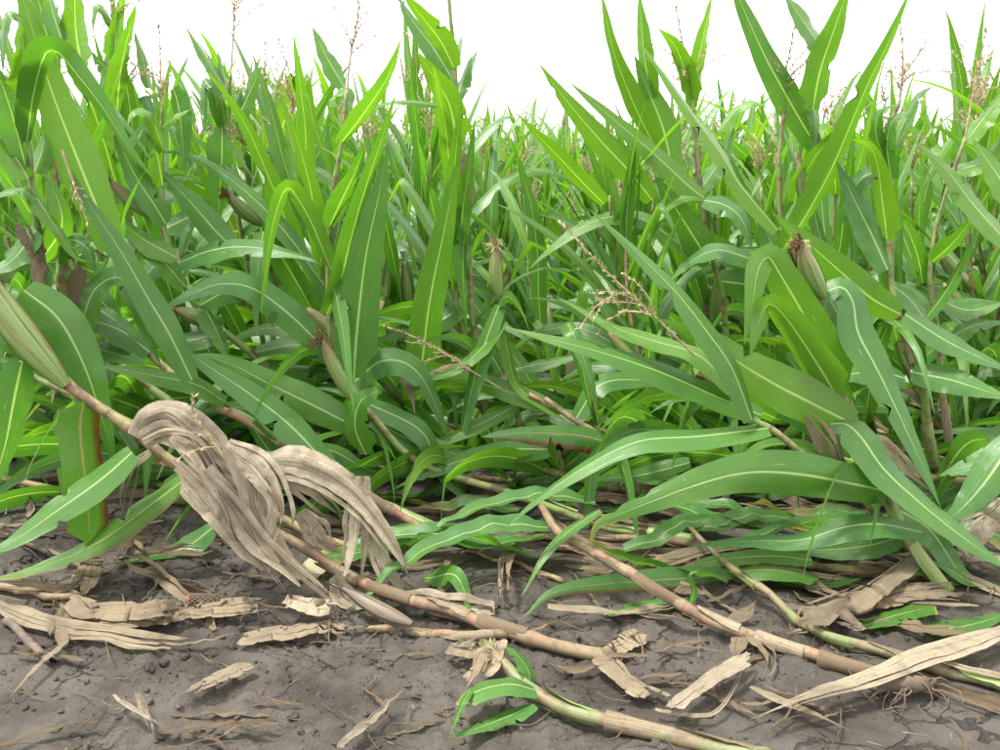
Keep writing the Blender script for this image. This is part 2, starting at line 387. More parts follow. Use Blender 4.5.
def split_leaf(C, W, hw, fold, wave, seed, true):
    """a withered blade: papery, creased, torn lengthwise into a few strips whose ends part and fray"""
    r = np.random.default_rng(seed); n = len(C); s = np.linspace(0, 1, n)
    T = unit(np.gradient(C, axis=0)); W = unit(W - (W * T).sum(1, keepdims=True) * T); Nn = np.cross(W, T)
    cuts = np.concatenate([[-1], np.sort(r.uniform(-.7, .7, int(r.integers(1, 4)))), [1]]); V = []; F = []; UV = []; tear = r.uniform(.15, .6)
    for k in range(len(cuts) - 1):
        a, b = cuts[k], cuts[k + 1]
        if b - a < .12: continue
        m = max(3, int((b - a) * 6) + 1); end = n if r.random() < .4 else int(n * r.uniform(.72, 1.0)); mid = (a + b) / 2
        part = np.clip((s - tear) / (1 - tear), 0, 1) ** 1.3; lat = r.normal() * .30 * part + mid * .25 * part; up = r.normal() * .55 * part + r.normal() * .05
        tw = r.normal() * 1.1 * part; o = len(V)
        for i in range(end):
            taper = min(1.0, (end - i) / 5.0) if end < n else 1.0
            for j in range(m):
                u = a + (b - a) * j / (m - 1); du = (u - mid) * (taper * .85 + .15); frag = 1 - .12 * r.random() if j in (0, m - 1) else 1
                x = mid + du * frag * math.cos(tw[i]) + lat[i]; cr = .16 - abs(float(vnoise(u * 2.2 + s[i] * 9 + seed, u * 1.3 - s[i] * 5, 31))) * .8 + .10 * float(vnoise(u * 4 + seed, s[i] * 26, 32))
                z = fold * abs(u) + du * math.sin(tw[i]) + up[i] + cr * .55 + wave * 2 * float(vnoise(s[i] * 7 + seed, u * .8, 33)) * abs(u)
                V.append(C[i] + W[i] * hw[i] * x + Nn[i] * hw[i] * z); UV.append(((u + 1) / 2, s[i]))
        F += [(o + i * m + j, o + i * m + j + 1, o + (i + 1) * m + j + 1, o + (i + 1) * m + j) for i in range(end - 1) for j in range(m - 1)]
    return np.array(V), F, np.array(UV)
def profile(s, kind='std'):
    if kind == 'std':
        w = (0.50 + 0.50 * np.clip(s / 0.30, 0, 1) ** 0.7) * np.clip(1 - s ** 1.9, 0, 1) ** 1.05
    elif kind == 'tip':      # only the outer part of a leaf
        w = np.clip(1 - s ** 1.7, 0, 1) ** 0.8
    elif kind == 'even':
        w = np.clip(s / 0.08, 0.3, 1) * np.clip((1 - s) / 0.12, 0.25, 1)
    elif kind == 'torn':
        w = (0.6 + 0.4 * np.clip(s / 0.3, 0, 1)) * np.clip((1 - s) / 0.10, 0.12, 1)
    else:                    # broad near the base, as short flag leaves are
        w = np.clip(s / 0.12, 0.55, 1) * np.clip(1 - s ** 2.1, 0, 1) ** 0.95
    return np.maximum(w, 0.012)

def tube_arrays(C, rad, sides=9, nodes=None, seed=0, cap=True):
    n = len(C); T = unit(np.gradient(C, axis=0))
    ref = np.array([0, 0, 1.0]) if abs(T[0][2]) < 0.8 else np.array([1.0, 0, 0])
    A = np.empty_like(C); a = np.cross(T[0], ref)
    for i in range(n):
        a = a - T[i] * (a @ T[i]); a = a / np.linalg.norm(a); A[i] = a
    B = np.cross(T, A)
    ang = np.linspace(0, 2 * math.pi, sides, endpoint=False)
    V = C[:, None] + rad[:, None, None] * (np.cos(ang)[None, :, None] * A[:, None] + np.sin(ang)[None, :, None] * B[:, None])
    faces = [(i * sides + j, i * sides + (j + 1) % sides, (i + 1) * sides + (j + 1) % sides, (i + 1) * sides + j) for i in range(n - 1) for j in range(sides)]
    if cap: faces += [tuple(range(sides))[::-1], tuple((n - 1) * sides + j for j in range(sides))]
    L_ = np.concatenate([[0], np.cumsum(np.linalg.norm(np.diff(C, axis=0), axis=1))])
    vv = L_ / (nodes or 0.14)
    uv = np.stack([np.tile(np.arange(sides) / sides, n), np.repeat(vv, sides)], 1)
    return V.reshape(-1, 3), faces, uv

def stalk_mesh(name, pts, r0, r1, mat, node=0.14, seed=0, sides=10, n=None, split_end=False):
    L_ = np.linalg.norm(np.diff(np.asarray(pts), axis=0), axis=1).sum()
    n = n or max(12, int(L_ / 0.02))
    C = catmull(pts, n); s = np.linspace(0, 1, n)
    kr = np.random.default_rng(int(abs(pts[0][0]) * 1000) + seed); kp = np.clip(np.sin(s * math.pi) * 3, 0, 1)[:, None]
    C = C + kp * np.stack([np.interp(s, np.linspace(0, 1, 9), kr.normal(size=9)) for _ in range(3)], 1) * .0035
    Lc = np.concatenate([[0], np.cumsum(np.linalg.norm(np.diff(C, axis=0), axis=1))])
    fr = (Lc / node) % 1.0
    r = r0 + (r1 - r0) * s
    swell = 1 + 0.22 * np.exp(-((np.minimum(fr, 1 - fr)) / 0.07) ** 2) + 0.10 * np.clip(1 - fr, 0, 1)      # node ring, sheath narrowing upward
    V, F, uv = tube_arrays(C, r * swell, sides, node)
    if split_end:
        rr = np.random.default_rng(seed); k = sides
        V[-k:] += unit(C[-1] - C[-2]) * (rr.random((k, 1)) * r1 * 5) ; V[:k] -= unit(C[1] - C[0]) * (rr.random((k, 1)) * r0 * 3)
    return mesh_from(name, V, F, mat, uv)

def spikelets(C, r, seed, per=0.006, ln=0.008):
    """rows of little pointed florets along a tassel branch"""
    rg = np.random.default_rng(seed); V = []; F = []
    L_ = np.linalg.norm(np.diff(C, axis=0), axis=1).sum(); k = max(4, int(L_ / per)); n = len(C)
    for q in range(k):
        t = (q + rg.random()) / k * (n - 1); i = min(int(t), n - 2); p = C[i] + (C[i + 1] - C[i]) * (t - i)
        d = unit(C[i + 1] - C[i]); a = unit(rg.normal(size=3)); a = unit(a - d * (a @ d))
        dr = unit(d + a * 0.75); w = unit(np.cross(d, a)) * ln * 0.22; h = a * ln * 0.18
        b = len(V); p = p + a * r * 0.5
        V += [p, p + dr * ln * .45 + w, p + dr * ln * .45 - w, p + dr * ln * .45 + h, p + dr * ln]
        F += [(b, b + 1, b + 3), (b, b + 3, b + 2), (b + 1, b + 4, b + 3), (b + 3, b + 4, b + 2), (b, b + 2, b + 1), (b + 1, b + 2, b + 4)]
    return V, F
def tassel_mesh(C, branches, seed=0, r=0.0018, start=0.35, blen=0.13, spread=0.6, lod=1):
    rg = np.random.default_rng(seed)
    V, F, _ = tube_arrays(C, np.linspace(r * 1.5, r * .5, len(C)), 5 if lod else 3); V = list(V); F = list(F)
    def add(v, f):
        b = len(V); V.extend(v); F.extend([tuple(i + b for i in q) for q in f])
    i0 = int(len(C) * start)
    add(*spikelets(C[i0:], r, seed, 0.0042 if lod else 0.012, 0.0115 if lod else 0.016))
    T = unit(np.gradient(C, axis=0))
    for b in range(branches):
        i = min(i0 + int(rg.random() * len(C) * 0.25), len(C) - 2); d = T[i]; a = unit(rg.normal(size=3)); a = unit(a - d * (a @ d))
        ln = blen * rg.uniform(.6, 1.25); q = [C[i]]; dd = unit(d + a * spread * rg.uniform(.5, 1.4)); g = rg.uniform(0.0, 0.22)
        for s in range(7 if lod else 4):
            q.append(q[-1] + dd * ln / (7 if lod else 4)); dd = unit(dd + np.array([0, 0, -g]) + rg.normal(size=3) * 0.06)
        q = np.array(q); v, f, _ = tube_arrays(q, np.linspace(r * .7, r * .35, len(q)), 4 if lod else 3); add(v, f)
        add(*spikelets(q, r * .6, seed + b + 1, 0.005 if lod else 0.012, 0.010 if lod else 0.014))
    return mesh_from('tassel', V, F, M_TASSEL, None, None, False)

def ear_parts(parent, a, b, r, mat=None, silk=True, seed=0, silkmat=None):
    """ear of corn in its husk from butt a to tip b: overlapping husk leaves round a body, silk at the tip"""
    mat = mat or M_HUSK; rg = np.random.default_rng(seed); r = r * .8
    a = np.asarray(a, float); b = np.asarray(b, float); L_ = np.linalg.norm(b - a); d = (b - a) / L_
    e1 = unit(np.cross(d, [0.3, 1, 0.2])); e2 = np.cross(d, e1)
    n = 18; s = np.linspace(0, 1, n); pr = np.clip(np.sin(np.clip(s * 0.90 + 0.055, 0, 1) * math.pi), 0, 1) ** 0.62
    bow = e1 * (0.04 * L_)
    C = a + d * (s * L_)[:, None] + bow * np.sin(s * math.pi)[:, None]
    V, F, uv = tube_arrays(C, np.maximum(pr * r * 0.93, r * 0.12), 14); uv[:, 1] = np.repeat(s, 14)
    husk = obj('husk', mesh_from('husk', V, F, mat, uv), parent)
    for k in range(5):                                   # overlapping outer husk leaves with loose edges
        th0 = k * 1.35 + rg.uniform(-.2, .2); m = 7; t0 = rg.uniform(0, .1); sl = np.linspace(0, 1.0 + rg.uniform(-.02, .28), 16)
        V2 = []
        for ss in sl:
            sc = min(ss, 1.0); q = max(float(np.interp(sc, s, pr)), .10) * r * (1.01 + 0.02 * k)
            for j in range(m):
                w = (j / (m - 1) - .5) * 2; ang = th0 + w * 0.95 * (1 - 0.65 * max(0, ss - .5) ** 1.2)
                lift = (1 + 0.06 * abs(w) ** 3 * rg.random()) * (1 + .5 * max(0, ss - .9))
                V2.append(a + d * ss * L_ + bow * math.sin(sc * math.pi) + (math.cos(ang) * e1 + math.sin(ang) * e2) * q * lift)
        F2 = [(i * m + j, i * m + j + 1, (i + 1) * m + j + 1, (i + 1) * m + j) for i in range(15) for j in range(m - 1)]
        uv2 = np.stack([np.tile(np.linspace(0, 1, m) * .4 + .2 * k, 16), np.repeat(np.clip(sl, 0, 1), m)], 1)
        obj('husk_leaf', mesh_from('husk_leaf', V2, F2, mat, uv2), husk)
    if silk:
        V3 = []; F3 = []
        for k in range(40):
            p = b - d * L_ * .03 + (e1 * rg.normal() + e2 * rg.normal()) * r * .16; dd = unit(d + rg.normal(size=3) * .35); q = [p]
            for _ in range(5): q.append(q[-1] + dd * L_ * 0.05); dd = unit(dd + np.array([0, 0, -.35]) + rg.normal(size=3) * .25)
            v, f, _ = tube_arrays(np.array(q), np.full(6, 0.0008), 3); o = len(V3); V3.extend(v); F3.extend([tuple(i + o for i in w) for w in f])
        obj('silk', mesh_from('silk', V3, F3, silkmat or M_SILK), parent)
    return husk

# ---------------------------------------------------------------- leaves traced from the photograph
LID = [0]
def traced_leaf(parent, pts, Y0, Y1, w, up=1, tint=0.0, red=0.0, dry=0.06, prof='std', nat=0.085, wave=0.10, fold=0.22, Ym=None, dead=False,
                name=None, ground=False, lift=0.006, curl=0.0, n=34, ragged=0.0, label=None, tears=None):
    LID[0] += 1; sd = LID[0] * 13 + 5; rg = np.random.default_rng(sd)
    q = parse(pts); q = catmull(q, n)
    s = np.linspace(0, 1, n)
    if ground: C = np.array([G(x, y, lift + 0.004) for x, y in q])
    else:
        Ys = Y0 + (Y1 - Y0) * s if Ym is None else np.interp(s, [0, .5, 1], [Y0, Ym, Y1])
        C = np.array([P(x, y, Y) for (x, y), Y in zip(q, Ys)])
    # frame: width vector starts square to the line of sight, then rolls about the spine
    T = unit(np.gradient(C, axis=0)); view = unit(C - np.array([0, 0, CAM_H]))
    W = np.empty_like(C); prev = None
    for i in range(n):
        a = np.cross(T[i], view[i]); la = np.linalg.norm(a)
        if prev is None: a = a / (la + 1e-9)
        elif la < 0.15: a = prev
        else:
            a = a / la
            if a @ prev < 0: a = -a
            a = unit(a * 0.6 + prev * 0.4)
        W[i] = a; prev = a
    dep = float(np.mean([axis_depth(c) for c in C])); meas = (w if dead else w * .88) * dep / FPX
    true = meas if ground and False else min(max(meas, nat * rg.uniform(.85, 1.1)), meas * 2.4)
    roll = math.acos(min(1.0, meas / true)) * 0.92
    best = None
    for sg in (1, -1):
        W2 = W * math.cos(roll) + unit(np.cross(T, W)) * math.sin(roll) * sg
        Nn = np.cross(W2, T); Nn = Nn * np.sign(-(Nn * view).sum(1, keepdims=True)); z = Nn[:, 2].mean() * up
        if best is None or z > best[0]: best = (z, W2)
    W = best[1]
    hw = true / 2 * profile(s, prof)
    if dead: hw = hw * (1 + 0.4 * vnoise(s * 5, s * 0 + sd, 3))
    V, F, uv = split_leaf(C, W, hw, fold * .5, wave, sd, true) if dead else leaf_arrays(C, W, hw, tears=tears if tears is not None else int(rg.random() < .55) * int(rg.integers(1, 3)), fold=fold, wave=wave, waven=rg.uniform(2.5, 4.5), seed=sd, curl=curl, ragged=ragged or (.25 if dead else .05), m=13 if dead else 7, pleat=.11 if dead else 0)
    if False:
        nz = (vnoise(uv[:, 1] * 13 + sd, uv[:, 0] * 5, 7) + .8 * vnoise(uv[:, 1] * 31 + sd, uv[:, 0] * 9, 8))[:, None]; V = V + nz * true * (0.06 if ground else 0.12) * np.array([0.3, -0.6, 0.7])
    hg = height_soft(V[:, 0], V[:, 1]) + lift * .6 + rg.random() * 0.004; dz = V[:, 2] - hg
    V[:, 2] = hg + np.where(dz > 0.02, dz, 0.02 * np.exp(np.clip(dz / 0.02 - 1, -8, 0)))      # settles softly on the soil
    me = mesh_from('leaf', V, F, M_DRY if dead else M_LEAF, uv, {'tint': tint, 'red': red, 'dry': dry, 'rnd': float(rg.random())})
    o = obj(name or ('dry_leaf' if dead else 'leaf'), me, parent)
    if label: o['label'] = label
    return o

def traced_stalk(parent, spec, r0, r1, mat, node=0.14, name='stalk', sheath=.5, **kw):
    """spec: (px, py, Y) with Y None where the stalk lies on the soil"""
    pts = [G(x, y, r0 * 0.8) if Y is None else (P(x, y, Y) if Y > 0 else G(x, y, -Y)) for x, y, Y in spec]      # negative Y: height above the soil
    r0 *= .76; r1 *= .76
    o = obj(name, stalk_mesh(name, pts, r0, r1, mat, node, **kw), parent)
    # leaf sheaths still wrapped round some internodes
    C = catmull(pts, 160); Lc = np.concatenate([[0], np.cumsum(np.linalg.norm(np.diff(C, axis=0), axis=1))]); rg = np.random.default_rng(int(abs(spec[0][0]) * 7 + abs(spec[0][1])))
    T = unit(np.gradient(C, axis=0)); ref = unit(np.cross(T, [0.1, 0.3, 1.0])); bi = np.cross(T, ref)
    for k in range(int(Lc[-1] / node)):
        if rg.random() > sheath: continue
        a, b = k * node + .006, (k + rg.uniform(.75, 1.0)) * node; ss = np.linspace(a, min(b, Lc[-1]), 9); th0 = rg.uniform(0, 6.28); V = []; m = 9
        for q, s in enumerate(ss):
            i = int(np.clip(np.searchsorted(Lc, s), 0, 159)); r = (r0 + (r1 - r0) * s / Lc[-1]) * (1.20 + .10 * q / 8); wrap = 2.5 - .9 * (q / 8) ** 2 + rg.normal() * .08
            for j in range(m):
                w = (j / (m - 1) - .5) * 2; an = th0 + w * wrap; f = 1 + .22 * abs(w) ** 4 * (q / 8)
                V.append(C[i] + (math.cos(an) * ref[i] + math.sin(an) * bi[i]) * r * f)
        F = [(i * m + j, i * m + j + 1, (i + 1) * m + j + 1, (i + 1) * m + j) for i in range(8) for j in range(m - 1)]
        uv = np.stack([np.tile(np.linspace(0, 1, m) * .5 + rg.random(), 9), np.repeat(np.linspace(.1, .75, 9), m)], 1); dryk = mat is M_TAN or mat is M_ROOT or rg.random() < (.55 if mat is M_PINK else .25)
        obj('sheath', mesh_from('sheath', V, F, M_DRY if dryk else M_HUSK, uv, {'tint': float(rg.uniform(-.6, .3)), 'rnd': float(rg.random())}), parent)
    return o, pts
def traced_tassel(parent, spec, branches, seed, blen=0.12, start=.35, spread=.6):
    C = catmull([P(*q) for q in spec], 24)
    return obj('tassel', tassel_mesh(C, branches, seed, start=start, blen=blen, spread=spread), parent)

# ================================================================== the plants at the front, one by one
def plant(label, stalk, r0, r1, mat, leaves, ears=(), tassels=(), node=0.14, group='lodged corn plants along the field edge', name='corn_plant'):
    x, y, Y = stalk[0]; base = G(x, y) if Y is None else P(x, y, Y); base[2] = float(height(base[0], base[1]))
    t = thing(name, label, 'corn plant', base, group)
    bpy.context.view_layer.update()
    traced_stalk(t, stalk, r0, r1, mat, node, sheath=0 if 'bare' in label else .5)
    for q in leaves:
        kw = q[4] if len(q) > 4 else {}
        traced_leaf(t, q[0], q[1], q[2], q[3], **kw)
    for k, e in enumerate(ears):
        (ax, ay, aY), (bx, by, bY), r = e[:3]; kw = e[3] if len(e) > 3 else {}
        A, B = P(ax, ay, aY), P(bx, by, bY)
        ear_parts_local(t, A, B, r, seed=k + int(ax), **kw)
    for k, s in enumerate(tassels): traced_tassel(t, *s)
    return t
def ear_parts_local(t, A, B, r, **kw):
    husk = ear_parts(t, A, B, r, **kw)
    husk.name = 'ear'
    for c in list(husk.children): c.location = (0, 0, 0)

S = dict
# --- left edge: plant leaning out of the picture, pink stalk, fat ear
plant('lodged corn plant with bare pink stalk and fat ear at the left edge',
      [(440, 588, 1.72), (400, 568, 1.74), (350, 547, 1.74), (290, 522, 1.73), (185, 473, 1.70), (128, 430, 1.69), (85, 400, 1.68), (50, 368, 1.68), (0, 305, 1.68), (-50, 240, 1.68)], .0135, .0125, M_PINK,
      [('83,402 80,430 84,470 88,510 90,545', 1.67, 1.64, 44, S(tint=.35, red=.9, wave=.05, prof='even', up=-1)),
       ('22,362 14,400 4,450 -12,500', 1.66, 1.6, 48, S(tint=-.35, up=-1)),
       ('186,478 150,505 110,535 70,556 20,574 -15,580', 1.66, 1.6, 30, S(red=.45, dry=.35, tint=.25)),
       ('132,452 100,480 55,512 15,540 -25,560', 1.64, 1.52, 40, S(tint=-.1, up=1)),
       ('24,290 58,318 84,365 104,425 116,468', 1.76, 1.78, 58, S(tint=-.2, up=-1)),
       ('212,528 185,548 150,562 112,574', 1.78, 1.72, 30, S(tint=-.3, up=1)),
       ('10,300 -10,330 -20,390 -18,440', 1.70, 1.66, 40, S(tint=-.2)),
       ], [((66, 386, 1.67), (-32, 258, 1.67), .036, S(mat=M_HUSKRED))])

# --- second lodged stalk with red node
plant('lodged corn plant whose red noded stalk crosses behind the withered leaves',
      [(445, 539, None), (428, 530, 1.86), (375, 500, 1.88), (332, 468, 1.90), (287, 447, 1.92), (250, 422, 1.94), (212, 402, 1.96), (165, 368, 1.98), (120, 330, 2.0)], .0125, .010, M_PINK,
      [('226,402 195,384 150,375 92,364', 1.93, 1.84, 24, S(tint=.25, nat=.07)),
       ('332,470 292,427 250,394 205,364 160,332', 1.88, 1.92, 42, S(tint=-.25)),
       ('150,352 120,330 85,322 50,345', 1.97, 1.9, 34, S(tint=-.1)),
       ('120,330 100,300 60,290 20,310', 2.0, 1.92, 34, S(tint=-.2)),
       ('250,424 285,470 330,500 345,530', 1.93, 1.9, 22, S(tint=-.4, up=-1)),
       ('287,448 330,450 370,470 420,478', 1.94, 2.05, 26, S(tint=-.3)),
       ])

# --- upright top with an ear in the left centre
plant('corn plant lying then rising upright with brown tipped ear left of centre',
      [(700, 541, None), (612, 526, 1.93), (570, 512, 1.97), (515, 494, 2.0), (422, 465, 2.02), (372, 415, 2.03), (347, 385, 2.03), (332, 335, 2.03), (330, 250, 2.03), (333, 190, 2.04), (342, 140, 2.05), (347, 90, 2.06)], .0135, .0055, M_GREEN,
      [('354,378 357,330 366,255 380,190 387,150', 1.98, 1.94, 52, S(tint=-.75, wave=.06, fold=.12, dry=0, prof='flag', up=1)),
       ('327,314 340,283 352,235 365,190 382,138 397,90', 2.0, 1.98, 24, S(tint=.3, up=-1)),
       ('342,142 362,116 388,76 402,36', 2.04, 2.02, 20, S(tint=.5, up=-1)),
       ('329,228 339,206 355,172 368,138', 2.03, 2.0, 24, S(tint=.35, up=-1)),
       ('331,270 311,222 296,196 288,188 280,200 270,240 261,313', 2.02, 1.93, 22, S(tint=.35, up=-1, wave=.03)),
       ('324,348 288,313 252,288 220,284 192,294 158,311', 2.0, 1.88, 42, S(tint=-.55, wave=.14)),
       ('366,455 355,428 360,402 379,389 372,379', 1.96, 1.9, 30, S(tint=-.2, prof='flag', up=1)),
       ('358,428 315,406 270,384 225,362 182,354', 1.99, 1.92, 46, S(tint=.2, wave=.16)),
       ('372,418 410,440 450,452 505,475', 2.03, 2.1, 30, S(tint=-.3)),
       ('360,400 420,430 440,470 478,512', 2.06, 2.02, 30, S(tint=-.3)),
       ('350,385 385,360 420,375 450,440', 2.10, 2.1, 36, S(tint=-.35)),
       ], [((364, 408, 2.0), (323, 343, 1.98), .024, S(silk=True))],
      [([(347, 92, 2.06), (350, 60, 2.06), (357, 20, 2.06), (362, -20, 2.06)], 4, 11, .12)])

# --- tall stalk with lime top leaves in the centre
plant('tall corn stalk with lime top leaves and dry sheath left of the sky gap',
      [(500, 470, 2.42), (488, 420, 2.4), (474, 330, 2.38), (467, 230, 2.36), (461, 180, 2.36), (457, 140, 2.35), (454, 70, 2.35), (450, 10, 2.35), (447, -25, 2.35)], .012, .004, M_GREEN,
      [('420,382 430,300 446,222 458,158', 2.25, 2.2, 42, S(tint=.3, wave=.05, prof='flag', up=-1)),
       ('454,68 441,42 423,18 400,-10', 2.33, 2.28, 27, S(tint=.9, up=-1)),
       ('453,80 432,46 412,20 395,-8', 2.37, 2.38, 24, S(tint=-.5)),
       ('457,141 449,104 433,76 417,52', 2.31, 2.22, 36, S(tint=.9, red=.15, up=-1, prof='flag')),
       ('455,102 466,72 478,49', 2.36, 2.4, 15, S(tint=-.3)),
       ('454,64 462,34', 2.36, 2.4, 8, S(tint=-.3)),
       ('447,107 420,103 398,102 376,107 362,122', 2.3, 2.2, 7, S(tint=.3, nat=.03)),
       ('466,216 463,270 467,335', 2.34, 2.28, 14, S(tint=-.2, up=-1)),
       ('470,300 440,320 405,330 370,345', 2.38, 2.35, 30, S(tint=-.3)),
       ('474,330 500,370 520,420 530,460', 2.4, 2.35, 24, S(tint=-.3)),
       ('462,150 465,185 464,220', 2.34, 2.33, 12, S(dead=True, prof='even', nat=.03)),
       ('459,148 470,180 472,212', 2.345, 2.33, 8, S(dead=True, prof='even', nat=.03)),
       ('482,400 470,430 462,470', 2.4, 2.38, 14, S(dead=True, tint=-.3, nat=.04)),
       ('448,190 470,150 500,120 520,118', 2.42, 2.5, 14, S(tint=-.3)),
       ], [], [([(447, -20, 2.35), (446, -60, 2.35), (444, -100, 2.35)], 4, 12, .12)])

# --- small plant with an ear on end, centre
plant('slender corn plant with lime husk and loose pale silk in the centre',
      [(528, 470, 2.22), (518, 420, 2.2), (507, 350, 2.2), (501, 300, 2.2), (497, 245, 2.2)], .009, .005, M_GREEN,
      [('499,305 486,340 474,380 464,425 455,472', 2.18, 2.1, 22, S(tint=-.6, wave=.04, up=1)),
       ('504,330 515,380 540,405 571,424', 2.2, 2.08, 13, S(tint=.5, nat=.06)),
       ('516,405 490,419 445,440 398,457', 2.18, 2.05, 17, S(tint=.1, nat=.06)),
       ('548,449 505,450 450,464 394,488', 2.12, 1.98, 32, S(tint=-.35)),
       ('510,370 560,360 600,352', 2.22, 2.2, 12, S(tint=.2)),
       ('503,320 480,350 450,372 405,384', 2.17, 2.12, 14, S(tint=.25)),
       ], [((500, 300, 2.2), (496, 248, 2.19), .021, S(silk=True, silkmat=M_SILKPALE))],
      [([(500, 388, 2.15), (470, 370, 2.13), (430, 345, 2.1), (385, 325, 2.08)], 4, 13, .10, .25, .8)])

# --- red based leaf plant on the ground in the middle
plant('low lodged corn plant with dark red leaf base near the middle',
      [(700, 478, 2.2), (650, 455, 2.12), (612, 442, 2.08), (575, 420, 2.1), (545, 398, 2.12)], .011, .007, M_PINK,
      [('622,446 585,436 545,433 505,434 482,437', 2.05, 1.98, 34, S(tint=-.1, red=1.0, prof='flag', fold=.5)),
       ('575,420 600,385 640,380 690,390', 2.1, 2.2, 28, S(tint=-.2)),
       ('612,442 640,470 680,480 730,470', 2.08, 2.0, 22, S(tint=-.35)),
       ('600,436 560,470 520,480 490,470', 2.14, 2.2, 22, S(tint=-.4)),
       ('650,455 690,440 740,470 760,500', 2.14, 2.12, 24, S(tint=-.3)),
       ])

# --- front right plant: the big leaves
plant('front right lodged corn plant with huge lime and pale leaves',
      [(948, 592, None), (905, 535, 1.63), (888, 500, 1.65), (862, 452, 1.68), (842, 400, 1.70), (828, 340, 1.72), (815, 290, 1.73), (806, 240, 1.74)], .014, .008, M_GREEN,
      [('889,492 850,483 800,474 752,472 708,481 650,502 606,520 594,530 591,550', 1.62, 1.55, 60, S(tint=.2, dry=.32, wave=.10, fold=.18, Ym=1.56)),
       ('830,424 846,424 862,438 885,470 925,507 972,544 1012,572', 1.66, 1.48, 38, S(tint=-.55, prof='flag', fold=.3, dry=0)),
       ('824,292 842,287 853,302 858,332 875,365 897,410 920,460 941,508', 1.70, 1.56, 42, S(tint=-.35, wave=.12, fold=.2)),
       ('842,402 827,358 802,312 780,274 768,257 758,270 752,305 744,345', 1.70, 1.62, 52, S(tint=.45, up=-1, prof='flag', Ym=1.64)),
       ('838,398 816,362 792,326 776,307 766,306 758,325 750,358', 1.68, 1.6, 42, S(tint=.5, up=-1, prof='flag')),
       ('853,424 812,403 775,384 738,362 700,335 656,318', 1.66, 1.70, 62, S(tint=.75, fold=.12, wave=.05)),
       ('922,532 880,524 845,527 800,540 750,541 688,546', 1.60, 1.64, 30, S(tint=-.35)),
       ('1015,438 985,482 958,512 936,524', 1.68, 1.58, 52, S(tint=-.3)),
       ('1012,450 980,462 938,476', 1.72, 1.75, 34, S(tint=-.3)),
       ('905,535 870,545 820,550 770,548', 1.66, 1.72, 26, S(tint=-.4)),
       ('890,505 930,530 965,580 1005,612', 1.68, 1.6, 34, S(tint=-.45)),
       ('862,452 880,440 910,470 935,495', 1.72, 1.72, 16, S(dead=True, nat=.04)),
       ('870,460 890,475 915,500 938,508', 1.70, 1.70, 18, S(dead=True, nat=.04)),
       ('842,466 828,440 805,408', 1.645, 1.62, 26, S(dead=True, nat=.05, tint=-.2, fold=.9)),
       ('850,468 836,445 820,420', 1.66, 1.64, 20, S(tint=.2, prof='flag', fold=.6)),
       ], [((824, 298, 1.70), (801, 246, 1.68), .024, S(silk=True))])

# --- small branch stalk in front of it
plant('corn plant with long narrow leaves reaching left across the middle right',
      [(905, 548, 1.72), (860, 495, 1.68), (802, 455, 1.66), (775, 432, 1.66), (750, 413, 1.66), (735, 390, 1.66)], .011, .007, M_GREEN,
      [('752,420 732,368 706,330 676,292 632,248 588,208', 1.64, 1.66, 28, S(tint=-.3, fold=.35, wave=.05)),
       ('768,428 700,436 640,441 590,464 540,498 502,531', 1.65, 1.60, 26, S(tint=-.4, fold=.25, wave=.06)),
       ('762,415 720,398 660,372 600,352 550,339 505,327', 1.72, 1.80, 34, S(tint=.1)),
       ('775,418 725,398 665,394 626,408 598,432', 1.76, 1.82, 26, S(tint=.3, up=-1)),
       ('735,392 700,356 655,341 618,329 582,310 556,296', 1.74, 1.82, 20, S(tint=.6)),
       ('740,395 700,385 680,430 672,470', 1.80, 1.82, 14, S(tint=.2)),
       ('758,420 745,440 735,465', 1.7, 1.68, 14, S(tint=.4)),
       ], [], [([(695, 356, 1.72), (650, 312, 1.72), (605, 270, 1.72), (560, 222, 1.72)], 6, 14, .13, .3, .9)])

# --- right hand plant with the broad lime leaf
plant('upright corn plant with broad lime leaf and hanging blade on the right',
      [(935, 470, 2.0), (922, 400, 1.96), (910, 352, 1.95), (899, 314, 1.95), (890, 268, 1.95), (889, 235, 1.95), (891, 175, 1.96), (890, 130, 1.97), (900, 100, 1.97)], .013, .005, M_GREEN,
      [('900,314 870,297 832,264 800,236 772,212', 1.90, 1.82, 46, S(tint=.6, wave=.12)),
       ('888,270 872,235 852,195 836,160', 1.94, 1.98, 38, S(tint=-.45)),
       ('887,239 882,200 877,163 868,145 852,139', 1.92, 1.86, 24, S(tint=.9, prof='flag', up=-1, wave=.03)),
       ('891,178 887,145 892,122 904,114 912,122', 1.95, 1.88, 17, S(tint=-.4)),
       ('888,165 876,135 880,112 897,104', 1.97, 1.9, 17, S(tint=-.5)),
       ('905,314 945,340 985,360 1015,372', 1.93, 1.85, 28, S(tint=-.6, dry=0)),
       ('912,372 955,381 1012,400', 1.92, 1.8, 38, S(tint=-.6)),
       ('905,378 880,372 845,375 820,385', 1.92, 1.9, 30, S(tint=-.5)),
       ('900,300 925,330 935,352', 1.98, 1.96, 14, S(tint=.2)),
       ('898,320 880,305 866,318 850,360', 1.99, 1.97, 26, S(tint=-.2)),
       ('893,285 915,305 938,345', 1.97, 1.95, 22, S(tint=-.2)),
       ('892,150 915,100 935,85', 1.97, 2.0, 14, S(tint=.2)),
       ('890,170 860,180 838,230', 1.99, 2.0, 22, S(tint=-.3)),
       ], [],
      [([(900, 100, 1.97), (903, 60, 1.97), (900, 20, 1.97)], 8, 15, .09, .1, .9)])
